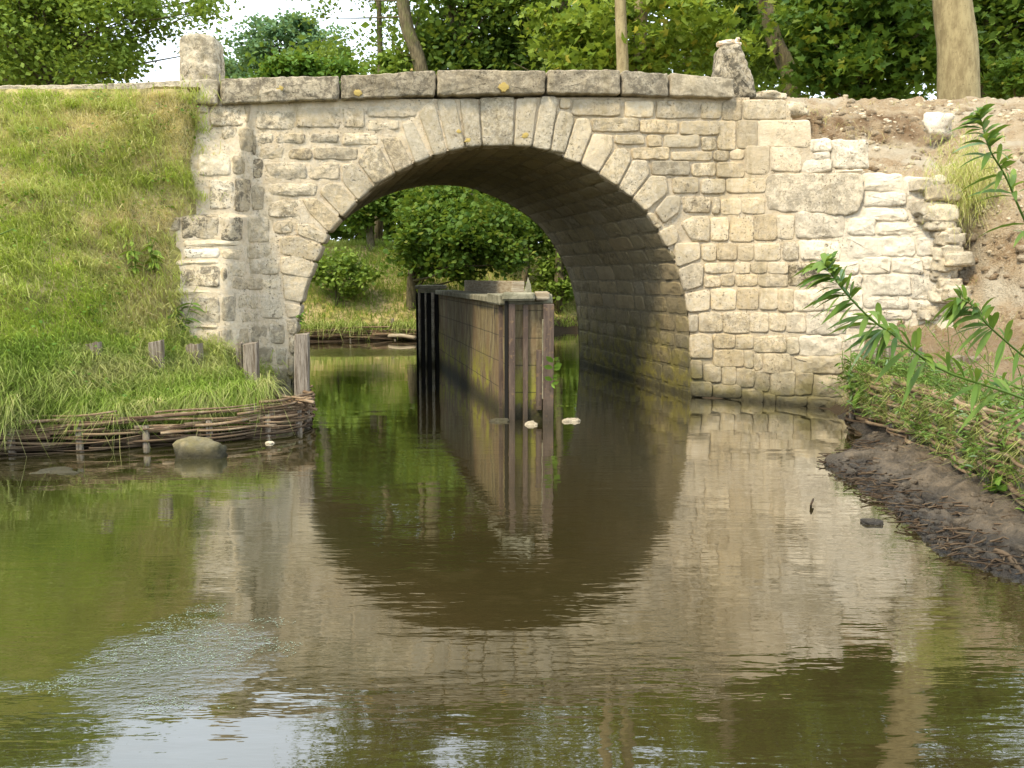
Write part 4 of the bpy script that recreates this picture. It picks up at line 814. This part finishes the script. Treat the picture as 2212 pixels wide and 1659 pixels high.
# ------------------------------------------------------------------ wattle fences
def wattle(line, zb, zt, rows, label, nrod=1, stake_gap=.55, amp=.05, radius=(.010, .019), extra=0, name='wattle_fence', splay=.02, keep=1.):
    Ln = spline(line, 80); L = np.r_[0, np.cumsum(np.linalg.norm(np.diff(Ln[:, :2], axis=0), axis=1))]; tot = L[-1]
    T = np.gradient(Ln[:, :2], axis=0); T /= np.linalg.norm(T, axis=1)[:, None]; Nn = np.stack([T[:, 1], -T[:, 0]], -1)
    def at(s_, off, z_):
        x = np.interp(s_, L, Ln[:, 0])+np.interp(s_, L, Nn[:, 0])*off; y = np.interp(s_, L, Ln[:, 1])+np.interp(s_, L, Nn[:, 1])*off
        return np.stack([x, y, z_+np.interp(s_, L, Ln[:, 2])], -1)
    th_ = thing(name, at(np.array([tot/2]), 0, zb)[0], label, 'wattle')
    mb = MB()
    for r_ in range(rows):
        z_ = zb+(zt-zb)*(r_+.5)/rows; s_ = rng.uniform(-.5, 0)
        while s_ < tot:
            ln = rng.uniform(.9, 2.4); a, b = max(0, s_), min(tot, s_+ln)
            if b-a > .2 and rng.random() < keep:
                ss = np.linspace(a, b, max(6, int((b-a)/.07))); ph = math.pi*(r_ % 2); off = amp*np.sin(ss/stake_gap*math.pi+ph)+rng.normal(0, .012)
                zz = z_+.018*np.sin(ss*rng.uniform(1.5, 4)+rng.uniform(0, 6))+rng.normal(0, .012)+rng.uniform(-splay, splay)*(ss-ss[0])
                rr = rng.uniform(*radius)*np.linspace(1, rng.uniform(.45, .9), len(ss)); tube(mb, at(ss, off, zz), rr, 6, (rng.random(), .5, .5))
            s_ += ln*rng.uniform(.55, .95)
    mb.build('woven_rods', M['rod'], th_)
    for s_ in np.arange(.12, tot, stake_gap):
        mb = MB(); q = at(np.array([s_, s_]), 0, np.array([-.3, zt+rng.uniform(-.10, -.01)])); tube(mb, q, [.035, .032], 8, (.3, .5, .5)); mb.build('stake', M['wood'], th_)
    return th_, at, tot
lp = [at_z(-330, 1045), at_z(-150, 1010), at_z(0, 985), at_z(200, 975), at_z(400, 962), at_z(540, 950), at_z(640, 938)]
lp = [p+np.array([0, .03, 0]) for p in lp]
wl, atl, totl = wattle(lp, .0, .30, 18, 'brown woven willow rods edging the left grassy bank at the waterline', radius=(.008, .017), keep=.95, splay=.035, amp=.06)
# dark soil behind the left wattle and the returning end
lp2 = [at_z(640, 938), at_z(655, 925), at_z(650, 900), at_z(630, 880)]
wattle([at_z(560, 948)+(0, .05, 0), at_z(640, 936), at_z(664, 922), at_z(662, 900)+(0, .1, 0)], .02, .36, 13, 'end bundle of woven rods turning the corner by the tall grey post', stake_gap=.3, radius=(.009, .015))
mb = MB()
stk = thing('stick_pile', at_y(620, 860, 8.35), 'loose cut sticks poking out over the water by the tall post', 'sticks')
for k in range(11):
    a = at_y(560+rng.uniform(-10, 45), 838+rng.uniform(0, 30), 8.35); b = at_y(640+rng.uniform(10, 52), 855+rng.uniform(0, 32), 8.2+rng.uniform(-.1, .1))
    mb = MB(); tube(mb, spline([a, (a+b)/2+rng.normal(0, .012, 3), b], 8), np.linspace(.009, .014, 8)*rng.uniform(.7, 1.3), 6, (rng.uniform(.4, 1), .5, .5)); mb.build('stick', M['rod'], stk)
rp = [(3.72, 9.05, .02), (3.70, 8.4, .03), (3.62, 7.6, .06), (3.52, 6.8, .09), (3.38, 6.0, .10), (3.26, 5.3, .10), (3.2, 4.6, .1), (3.2, 3.9, .1), (3.3, 2.8, .1)]
wattle(rp, 0., .56, 20, 'pale knobbly willow rods woven round stakes holding the weedy right bank', radius=(.012, .025), amp=.07, keep=.92)
fp = [(-8.5, 20.3, 0), (-5.5, 20.25, 0), (-3.5, 20.6, 0), (-1.5, 21.1, 0), (0, 22.3, 0)]
wattle(fp, .0, .30, 9, 'distant brown brushwood edging along the far bank seen through the arch', stake_gap=1.1, radius=(.015, .035), amp=.09, splay=.05, name='brushwood_edging')
fl = []
for (a, b, c_, d_, lb) in ((810, 712, 897, 722, 'upper pale pole lying in the water against the far bank'), (840, 726, 897, 730, 'lower pale pole beside the grooved end of the pier')):
    mb = MB(); p_, q_ = at_z(a, c_ and b, .12), at_z(c_, d_, .1); tube(mb, spline([p_, (p_+q_)/2+(0, 0, .03), q_], 8), .05, 8, (1, .5, .5)); tag(mb.build('fallen_pole', M['timber'], None, True, True), lb, 'pole')

# rocks and drift in the water, mud bits
rock('river_rock', at_z(440, 985)+(0, 0, .01), (.21, .13, .135), 21, (.35, 0, .3), M['stone'], 'mossy rounded rock in the water in front of the left wattle', amp=.42)
rock('river_rock', at_z(125, 1018)+(0, 0, -.02), (.22, .10, .035), 22, (.5, .2, .2), M['stone'], 'flat pale slab barely above the water at the left bank')
rock('river_rock', at_z(583, 958)+(0, 0, 0), (.04, .03, .02), 23, (.9, .8, 0), M['coping'], 'tiny bluish pebble lying by the end of the left wattle')
rock('shore_rock', at_z(1850, 1003)+(0, 0, .02), (.24, .16, .085), 24, (.1, 0, .5), M['mud'], 'wet dark boulder at the upper tip of the mud shore')
rock('shore_rock', at_z(1884, 1130)+(0, 0, .004), (.065, .05, .022), 25, (.1, 0, .5), M['mud'], 'small grey mud lump in the shallows off the mud shore', amp=.2)
mb = MB(); a, b = at_z(2060, 1132, .06), at_z(2260, 1122, .08); q = spline([a, a+(b-a)*.35+(0, .03, .01), a+(b-a)*.7+(0, -.02, .0), b], 24)
tube(mb, q, .035+.008*vn(q*14), 10, (.0, .5, .5)); tag(mb.build('driftwood_log', M['mud'], None, True, True), 'dark wet log lying along the mud shore at the right edge', 'log')
mb = MB(); q = spline([at_z(2150, 1190, .05), at_z(2175, 1200, .05), at_z(2195, 1222, .03), at_z(2230, 1262, .0)], 16); tube(mb, q, np.linspace(.018, .014, 16), 8, (.9, .5, .5))
tag(mb.build('driftwood_branch', M['rod'], None, True, True), 'pale bent branch reaching from the mud into the water at the right edge', 'branch')
mb = MB(); q = spline([at_z(1752, 1094, -.02), at_z(1752, 1090, .03), at_z(1757, 1078, .035)], 6); tube(mb, q, .007, 6, (0, .5, .5)); tag(mb.build('floating_twig', M['rod'], None, True, True), 'little dark twig sticking up out of the open water on the right', 'twig')
mb = MB()
for k in range(420):
    y_ = rng.uniform(4.0, 7.6); e = np.interp(y_, MS[::-1, 1], MS[::-1, 0]); x_ = e+abs(rng.normal(.0, .28))-.06; a_ = rng.normal(.2, .7); l_ = rng.uniform(.03, .22)
    z_ = .03+.1*min(1, max(0, x_-e)/.7)*1.0; p_ = np.array([x_, y_, z_]); d_ = np.array([math.cos(a_), math.sin(a_), rng.normal(0, .06)])*l_
    tube(mb, spline([p_-d_/2, p_+rng.normal(0, .008, 3), p_+d_/2], 5), rng.uniform(.0015, .006), 5, (rng.random()**2, .5, .5))
tag(mb.build('twig_litter', M['rod']), 'dark twigs and straw bits scattered over the wet mud shore', 'litter', kind='stuff')

# ------------------------------------------------------------------ plants
def shoot(name, pts, label, n_leaf, L, W, mat, stem_r=.006, taper_tip=True, droop=.45, cat='plant', group=None, spread=1.):
    q = spline(pts, 40); th_ = thing(name, q[0], label, cat, group); m_ = MB(); tube(m_, q, np.linspace(stem_r, stem_r*.3, 40), 6, (.5, .5, .5)); m_.build('stem', M['willow'], th_)
    t = 1-rng.uniform(0, 1, n_leaf)**1.5*.97; t = np.sort(t); i = np.clip((t*39).astype(int), 0, 38); f = (t*39-i)[:, None]; b = q[i]*(1-f)+q[i+1]*f
    d = q[i+1]-q[i]; d /= np.linalg.norm(d, axis=1)[:, None]; a = rng.normal(0, 1, (n_leaf, 3)); a -= d*(a*d).sum(1)[:, None]; a /= np.linalg.norm(a, axis=1)[:, None]
    dv = d*.75+a*spread; Ls = L*rng.uniform(.6, 1.15, n_leaf)*(1-.45*t**3)
    m_ = MB(); tn_ = np.stack([rng.random(n_leaf), rng.random(n_leaf), rng.random(n_leaf)], -1); lance(m_, b, dv, Ls, W*rng.uniform(.7, 1.1, n_leaf), droop, tn_); m_.build('leaves', mat, th_)
    return th_
def img(pts, Y): return [at_y(u, v, y) for (u, v), y in zip(pts, np.broadcast_to(Y, (len(pts),)))]
shoot('willow_shoot', img([(2480, 1120), (2350, 940), (2212, 862), (2037, 800), (1935, 727), (1884, 691), (1833, 640), (1799, 596), (1782, 570)], [4.0, 3.7, 3.5, 3.4, 3.3, 3.25, 3.2, 3.2, 3.2]), 'long arching willow shoot crossing in front of the pale wing wall', 150, .20, .027, M['willow'], .007)
shoot('willow_shoot', img([(2480, 1100), (2330, 860), (2212, 770), (2162, 728), (2128, 696), (2113, 672), (2089, 652), (2068, 645)], [4.1, 3.9, 3.8, 3.7, 3.6, 3.6, 3.6, 3.6]), 'willow shoot with drooping tip in front of the earth terrace, below the top right one', 80, .20, .026, M['willow'], .006)
shoot('willow_shoot', img([(2560, 1100), (2330, 700), (2225, 500), (2174, 385), (2140, 327), (2123, 273), (2114, 243)], [4.4, 4.1, 3.9, 3.8, 3.7, 3.7, 3.7]), 'upright willow shoot in the top right before the earth bank', 100, .19, .026, M['willow'], .007)
shoot('willow_shoot', img([(2520, 1180), (2300, 900), (2180, 830), (2080, 790)], [4.2, 4.0, 3.9, 3.9]), 'short willow shoot low at the right edge over the wattle', 34, .17, .017, M['willow'], .005)
shoot('bare_shoot', img([(-160, 560), (-60, 530), (30, 494)], [4.2, 4.0, 3.9]), 'bare stem tip poking in at the left edge', 3, .05, .01, M['dry'], .007)
# weeds over the right wattle
mb = MB(); mg = MB(); ml = MB()
N = 560
yy = rng.uniform(3.0, 9.0, N); xx = np.interp(yy, [q[1] for q in rp][::-1], [q[0] for q in rp][::-1])+rng.uniform(-.12, .45, N); z0 = np.where(xx < np.interp(yy, [q[1] for q in rp][::-1], [q[0] for q in rp][::-1])+.05, rng.uniform(.1, .5, N), .52)
Bs = []; Ds = []; Ls = []
for k in range(N):
    p0 = np.array([xx[k], yy[k], z0[k]]); h_ = rng.uniform(.12, .34) if k % 9 or z0[k] < .5 else rng.uniform(.4, .75); ln = np.array([rng.normal(-.25, .35), rng.normal(-.1, .3), 1]); q = spline([p0, p0+ln*h_*.5, p0+ln*h_+np.array([rng.normal(-.08, .08), rng.normal(-.05, .05), -.04])], 6)
    tube(ml, q, .0025, 4, (.6, .3, .3), False)
    m_ = rng.integers(8, 18); t = rng.uniform(.1, 1, m_); i = np.clip((t*5).astype(int), 0, 4); Bs.append(q[i]+(q[i+1]-q[i])*(t*5-i)[:, None]); d = rng.normal(0, 1, (m_, 3)); d[:, 2] = abs(d[:, 2])*.5; Ds.append(d)
B = np.concatenate(Bs); D = np.concatenate(Ds); n_ = len(B); tt = np.stack([rng.random(n_), rng.random(n_), rng.random(n_)], -1)
lance(ml, B, D, rng.uniform(.04, .10, n_), rng.uniform(.008, .018, n_), .4, tt)
tag(ml.build('bank_weeds', M['willow']), 'leafy green weeds growing through and over the right wattle', 'weeds', kind='stuff')
p, u, v = scatter(PRB, GUR, GVR, 11000, lambda u, v, p: (v > 690) & (v < 900) & (u > 1800) & (u < 2420) & (fbm(p*2.5, 3) > -.15))
n_ = len(p); dr = np.clip(.45+.5*fbm(p*2, 3)+rng.normal(0, .2, n_), 0, 1); blades(mg, p, rng.uniform(.06, .24, n_), rng.uniform(.004, .008, n_), np.stack([rng.normal(-.2, .5, n_), rng.normal(-.3, .4, n_), rng.normal(0, .1, n_)], -1), np.stack([dr]*3, -1), .8)
k = 3600; yy = rng.uniform(3.0, 9.0, k); xx = np.interp(yy, [q[1] for q in rp][::-1], [q[0] for q in rp][::-1])+rng.uniform(-.05, .1, k)
pp_ = np.stack([xx, yy, rng.uniform(.15, .58, k)], -1); dr = rng.uniform(0, .8, k); blades(mg, pp_, rng.uniform(.08, .3, k), rng.uniform(.004, .008, k), np.stack([rng.normal(-.6, .4, k), rng.normal(-.1, .4, k), rng.normal(0, .2, k)], -1), np.stack([dr]*3, -1), 1.1)
tag(mg.build('bank_grass', M['grass_wet'], None, False), 'straw and green grass blades on the right bank above the wattle', 'grass', kind='stuff')
mb = MB()
cc = at_y(2085, 400, 9.15); n_ = 2600; a = rng.normal(0, 1, (n_, 3))*np.array([.17, .1, .22]); pt = cc+a; blades(mb, pt, rng.uniform(.08, .26, n_), .005, np.stack([rng.normal(-.25, .4, n_), rng.normal(-.5, .3, n_), rng.normal(-.5, .3, n_)], -1), np.stack([rng.random(n_)]*3, -1), 1.3)
tag(mb.build('grass_tussock', M['grass'], None, False, True), 'drooping grass tussock on the earth cliff beside the pale wing wall', 'grass tussock')
def weed(pos, h_, n_leaf, L, W, label, mat, name='nettle_plant', ns=3, spread=1.2):
    th_ = thing(name, pos, label, 'plant'); ms_ = MB(); mlf = MB()
    for s_ in range(ns):
        tip = np.array(pos)+np.array([rng.normal(0, h_*.25), rng.normal(-.05, h_*.15), h_*rng.uniform(.7, 1.1)]); q = spline([pos, (np.array(pos)+tip)/2+rng.normal(0, .02, 3), tip], 10); tube(ms_, q, .004, 5)
        t = rng.uniform(.15, 1, n_leaf); i = np.clip((t*9).astype(int), 0, 8); b = q[i]; d = rng.normal(0, 1, (n_leaf, 3)); d[:, 2] = .1
        lance(mlf, b, d, L*rng.uniform(.6, 1.1, n_leaf), W*rng.uniform(.7, 1.1, n_leaf), .5, rng.random((n_leaf, 3)))
    ms_.build('stem', M['willow'], th_); mlf.build('leaves', mat, th_)
weed(at_y(335, 590, 8.9), .40, 12, .16, .045, 'leafy weed growing in the dark hollow under the left ledge stones', M['leaf_mid'])
weed(at_y(290, 600, 8.75), .42, 12, .14, .04, 'weed with grassy leaves left of the one in the hollow', M['leaf_mid'])
weed(at_y(395, 720, 8.95), .34, 9, .17, .04, 'green weed with long drooping leaves before the lower left wall', M['willow'], ns=3)
weed(at_y(365, 905, 7.95)+(0, -.12, -.1), .30, 12, .10, .07, 'broad-leaved bindweed hanging over the left wattle', M['leaf_mid'], 'bindweed')
weed(at_z(2140, 1075, .1), .22, 9, .11, .07, 'broad-leaved seedling at the foot of the right wattle', M['leaf_bright'], 'seedling', 2)
weed(at_y(1225, 10, 9), .01, 1, .01, .01, 'x', M['willow']) if False else None
weed(at_y(655, 700, 9.7), .14, 12, .06, .04, 'tiny leafy plant growing out of the left arch jamb', M['leaf_bright'], 'wall_plant', 2)
weed(at_y(1845, 880, 8.75), .55, 16, .12, .03, 'bushy weed where the wing wall meets the right wattle', M['willow'], 'tall_weed', 7)
weed(at_y(1835, 830, 8.9), .40, 16, .12, .025, 'feathery weed against the base of the wing wall', M['willow'], 'tall_weed', 7)
mb = MB(); q = spline(img([(1884, 818), (1872, 834), (1856, 852), (1846, 872), (1848, 884)], 8.6), 14); tube(mb, q, [.01, .03, .04, .042, .042, .04, .036, .034, .034, .03, .026, .02, .014, .004], 8, (.9, .2, .2))
tag(mb.build('curled_leaf', M['leaf_bright'], None, True, True), 'big pale green folded leaf hanging at the end of the right wattle', 'leaf')
mb = MB()  # floating weed
n_ = 7000; a = rng.uniform(-1, 1, (n_, 2)); q2 = np.stack([a[:, 0], a[:, 1], 0*a[:, 0]], -1); P = np.stack([-1.36+a[:, 0]*.46+.10*a[:, 1], 3.25+a[:, 1]*.55, np.full(n_, .002)], -1)
P = P[(np.hypot(a[:, 0], a[:, 1])+.55*fbm(P*np.array([4, 7, 1]), 4) < .72)]; n_ = len(P)
leaf_faces(mb, P, rng.uniform(.004, .010, n_), np.stack([rng.uniform(.0, .9, n_)]*3, -1), 'diamond', 5.0, .5)
M['pond'] = mat_leaf('pondweed', (.12, .17, .10), (.32, .38, .31), .1, None, .6)
tag(mb.build('floating_weed', M['pond'], None, False), 'pale patch of tiny floating water weed on the river at lower left', 'water weed', kind='stuff')

# ------------------------------------------------------------------ trees
def tree(name, label, u, v, rx, rz, Y, leaf, n_leaf, mat, shape='diamond', trunk=None, bark='bark', clumps=60, cr=.16, up=.35, trad=.14, group=None, cat='tree', depth=None, holes=0, hollow=.55, asp=.7, tf=False):
    C0 = at_y(u, v, Y); k = Y/FPX*1.02; Rx, Rz = rx*k, rz*k; Ry = depth or min(Rx, Rz)*.8
    bx_ = C0[0] if trunk is None else float(at_y(trunk[0][0], trunk[0][1], Y)[0])
    g0 = float(ground_z(np.array([[bx_]]), np.array([[float(Y)]]))[0, 0])-.1; base = np.array([bx_, Y, g0])
    th_ = thing(name, base, label, cat, group); m_ = MB()
    if trunk is None: tp = spline([base, (base+C0)/2+rng.normal(0, .15, 3)*[1, 1, 0], C0+np.array([0, 0, Rz*.4])], 14)
    else: Yt = Y-(min(1.3, Ry*.9) if tf else 0); base = base*np.array([Yt/Y, Yt/Y, 1]); th_.location = base; WLOC[th_.name] = tuple(base); tp = spline([base]+[at_y(a, b, Yt) for a, b in trunk], 18)
    tube(m_, tp, np.linspace(trad, trad*(.25 if trunk is None else .75), len(tp)), 10)
    D = rng.normal(0, 1, (clumps, 3)); D /= np.linalg.norm(D, axis=1)[:, None]; rr = hollow+(1-hollow)*rng.random(clumps)**.7
    CL = C0+D*rr[:, None]*np.array([Rx, Ry, Rz])*.88
    CL = CL+rng.normal(0, .13, CL.shape)*np.array([Rx, Ry, Rz]); CL = CL[CL[:, 2] > g0+.15]
    for c_ in CL[::(1000 if bark == 'bark_smooth' else 6 if tf else 2)][(1 if bark == 'bark_smooth' else 0):]:
        s_ = tp[np.argmin(np.linalg.norm(tp-(c_+np.array([0, 0, -Rz*.35])), axis=1))]; q = spline([s_, (s_+c_)/2+rng.normal(0, .06, 3)*Rz, c_], 7); tube(m_, q, np.linspace(min(trad*.28, .05) if not tf else .03, .010, 7), 5, cap=False)
    m_.build('trunk', M[bark], th_)
    per = n_leaf//len(CL); cs = cr*math.sqrt(Rx*Rz)*rng.uniform(.6, 1.3, len(CL))
    P = (CL[:, None]+np.clip(rng.normal(0, 1, (len(CL), per, 3)), -2.2, 2.2)*cs[:, None, None]*np.array([1.15, 1, .7])).reshape(-1, 3)
    tb = np.repeat(rng.uniform(-.22, .22, len(CL)), per); t0 = np.clip(.5+tb+rng.normal(0, .2, len(P)), 0, 1)
    lf = MB(); leaf_faces(lf, P, leaf*rng.uniform(.5, 1.35, len(P)), np.stack([t0, rng.random(len(P)), rng.random(len(P))], -1), shape, up, asp); lf.build('crown', M[mat], th_, False)
    return th_
tree('alder_tree', 'tall mid green alder filling the top left behind the grassy embankment', 100, 45, 350, 200, 20, .125, 30000, 'leaf_mid', clumps=110, cr=.10, hollow=.25)
tree('alder_tree', 'taller alder rising out of the frame at the far left', -130, -220, 250, 230, 21, .17, 12000, 'leaf_mid', clumps=90, cr=.12, hollow=.25)
tree('dark_tree', 'dark tree low behind the alder at the left edge', -60, 150, 330, 130, 25, .2, 12000, 'leaf_dark', clumps=60)
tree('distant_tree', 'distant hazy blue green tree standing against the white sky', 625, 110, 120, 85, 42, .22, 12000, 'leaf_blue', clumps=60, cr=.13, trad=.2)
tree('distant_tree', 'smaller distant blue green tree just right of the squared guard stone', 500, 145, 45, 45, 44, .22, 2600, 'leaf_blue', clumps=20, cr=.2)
tree('bright_bush', 'bright fresh green bush just above the left half of the coping', 665, 165, 105, 50, 23, .14, 9000, 'leaf_bright', 'oval', clumps=45, cr=.17, cat='bush')
tree('sparse_tree', 'leaning thin tree with sparse leaves and bare twigs, left of the dense dark one', 790, 20, 150, 190, 26, .12, 3600, 'leaf_mid', clumps=60, cr=.09, trunk=[(925, 260), (905, 130), (880, 60), (862, -60), (850, -200)], trad=.22, tf=True)
tree('ivy_tree', 'dense dark leafy tree above the middle of the coping', 1020, -40, 130, 290, 26, .18, 15000, 'leaf_dark', 'oval', clumps=90, cr=.13, trunk=[(1010, 300), (985, 100), (960, -100)], asp=.8)
tree('green_shrub', 'mid green shrub under the leaning thin tree behind the coping', 900, 150, 75, 45, 25, .16, 4500, 'leaf_mid', 'oval', clumps=35, cr=.18, cat='bush')
tree('maple_tree', 'pale yellow green maple with twin trunks behind the right half of the coping', 1385, 95, 250, 95, 15.5, .20, 5000, 'leaf_maple', 'maple', trunk=[(1345, 330), (1345, 150), (1340, 0), (1335, -300)], tf=True, bark='bark_smooth', clumps=90, cr=.12, trad=.115, depth=1.3, hollow=.3)
tree('maple_tree', 'second thinner maple trunk right beside the pale trunk', 1350, -150, 200, 110, 16.5, .20, 3000, 'leaf_maple', 'maple', trunk=[(1384, 330), (1382, 150), (1385, 0), (1390, -300)], tf=True, bark='bark_smooth', clumps=40, cr=.16, trad=.14, depth=2)
tree('high_tree', 'tree crown above the top edge of the frame over the thin leaning tree', 800, -330, 200, 150, 26, .19, 8000, 'leaf_mid', clumps=70, cr=.16)
tree('dark_tree', 'dark leafy tree behind the ivy covered one', 1210, -150, 230, 330, 25, .2, 13000, 'leaf_dark', clumps=90, cr=.13)
tree('green_tree', 'mid green tree standing behind the yellow green maple', 1590, -130, 170, 330, 24, .19, 12000, 'leaf_mid', clumps=90, cr=.13)
tree('leaning_tree', 'dark tree with a leaning trunk right of the tapering guard stone', 1690, -60, 140, 280, 19, .15, 15000, 'leaf_dark', clumps=90, cr=.14, trunk=[(1712, 260), (1700, 150), (1670, 80), (1640, -60), (1625, -220)], trad=.2, tf=True)
tree('maple_tree', 'dark green maple between the leaning tree and the thick trunk', 1880, 90, 190, 135, 16, .21, 9000, 'leaf_maple_dark', 'maple', clumps=80, cr=.14, depth=1.6, hollow=.3)
tree('dark_tree', 'dark tree high behind the dark green maple', 1870, -190, 260, 260, 22, .18, 15000, 'leaf_dark', clumps=90, cr=.14)
tree('big_tree', 'thick smooth brown trunk rising at the top right', 2120, -330, 360, 170, 14, .2, 9000, 'leaf_dark', 'maple', trunk=[(2078, 420), (2070, 205), (2068, 100), (2055, -20), (2050, -300)], tf=True, bark='bark_smooth', clumps=60, cr=.14, trad=.33)
tree('dark_tree', 'dark leafy tree at the right edge behind the thick trunk', 2200, 40, 130, 190, 19, .17, 11000, 'leaf_dark', 'oval', clumps=70, cr=.15, trunk=[(2125, 300), (2135, 100), (2140, -200)], trad=.17)
tree('green_bush', 'low yellow green bush at the right edge above the earth bank', 2190, 170, 70, 45, 14.5, .13, 2500, 'leaf_maple_dark', 'maple', clumps=25, cr=.2, cat='bush', depth=.8)
for k, (u_, v_, rx_, rz_, lb) in enumerate([(1480, 20, 330, 330, 'far dark woodland tree behind the mid green tree'), (1950, -50, 280, 380, 'far dark woodland tree behind the thick trunk'), (2350, -60, 300, 400, 'far dark woodland tree beyond the right edge'), (1080, 0, 240, 340, 'far dark woodland tree behind the middle of the bridge'), (-150, 60, 300, 220, 'far dark woodland tree beyond the left edge')]):
    tree('woodland_tree', lb, u_, v_, rx_, rz_, 34, .30, 9000, 'leaf_dark', clumps=80, cr=.15, trad=.25, group='far woodland trees')
# seen through the arch
tree('hazel_tree', 'round-leaved tree overhanging the far bank in the middle of the arch', 1000, 505, 165, 112, 21.9, .125, 16000, 'leaf_hazel', 'oval', clumps=80, cr=.13, trunk=[(888, 660), (890, 600), (900, 540), (930, 440)], asp=.85, hollow=.2, depth=1.6)
tree('hazel_tree', 'leafy tree top left inside the arch', 800, 425, 150, 62, 24.5, .13, 7000, 'leaf_hazel', 'oval', clumps=55, cr=.15, asp=.85, hollow=.2)
tree('hazel_tree', 'leafy tree under the crown of the arch at the right', 1130, 470, 110, 75, 25.5, .13, 6000, 'leaf_hazel', 'oval', clumps=50, cr=.16, asp=.85, hollow=.2)
tree('ivy_shrub', 'dark narrow shrub against the right side of the arch opening', 1210, 575, 55, 95, 25.3, .13, 4200, 'leaf_mid', 'oval', clumps=35, cr=.2, cat='bush', asp=.85, hollow=.1)
tree('bank_shrub', 'low loose shrub at the left side of the arch opening', 725, 590, 78, 45, 21.6, .11, 1900, 'leaf_mid', 'oval', clumps=30, cr=.2, cat='bush', asp=.85, trad=.04)
tree('hedge_tree', 'dark hedge tree far behind the leaves in the arch, left', 780, 330, 260, 215, 33, .30, 15000, 'leaf_dark', clumps=70, cr=.16, group='hedge trees')
tree('hedge_tree', 'dark hedge tree far behind the leaves in the arch, right', 1150, 340, 260, 225, 34, .30, 15000, 'leaf_dark', clumps=70, cr=.16, group='hedge trees')
for k_, (u_, lb) in enumerate(((700, 'far wood tree behind the hedge, left of the arch middle'), (960, 'far wood tree behind the hedge in the arch middle'), (1230, 'far wood tree behind the hedge, right of the arch middle'))): tree('woodland_tree', lb, u_, 300, 190, 150, 42, .42, 9000, 'leaf_dark', clumps=90, cr=.15, trad=.25, group='far woodland trees', hollow=.2)
# grass on the far bank
mb = MB(); n_ = 60000; x_ = rng.uniform(-9, 6, n_); y_ = rng.uniform(20.2, 31, n_); dd = seg_dist(x_, y_, CH); ok = (~inpoly(x_, y_, CH)) & (dd > .05); x_, y_ = x_[ok], y_[ok]; z_ = ground_z(x_, y_)
p = np.stack([x_, y_, z_], -1); n_ = len(p); dr = np.clip(.1+.45*fbm(p*.7, 3)+.25*sstep(y_, 23.5, 27)+rng.normal(0, .15, n_), 0, 1)
blades(mb, p, rng.uniform(.15, .4, n_), rng.uniform(.012, .022, n_), np.stack([rng.normal(0, .4, n_), rng.normal(-.4, .4, n_), rng.normal(0, .1, n_)], -1), np.stack([dr]*3, -1), .8)
k = 5000; t_ = rng.uniform(-8.5, 0, k); ye = np.interp(t_, [q[0] for q in fp], [q[1] for q in fp])+rng.uniform(-.05, .5, k); zz_ = np.where(rng.random(k) < .5, .36, .3); pe = np.stack([t_, ye, zz_], -1)
ok = fbm(pe*1.1, 3) > -.15; pe = pe[ok]; k = len(pe); de = np.clip(rng.normal(.3, .25, k), 0, 1); blades(mb, pe, rng.uniform(.15, .5, k), rng.uniform(.012, .02, k), np.stack([rng.normal(0, .4, k), rng.normal(-1, .3, k), rng.normal(-.3, .3, k)], -1), np.stack([de]*3, -1), 1.3)
tag(mb.build('far_grass', M['grass_wet'], None, False), 'green grass on the far bank seen through the arch', 'grass', kind='stuff')
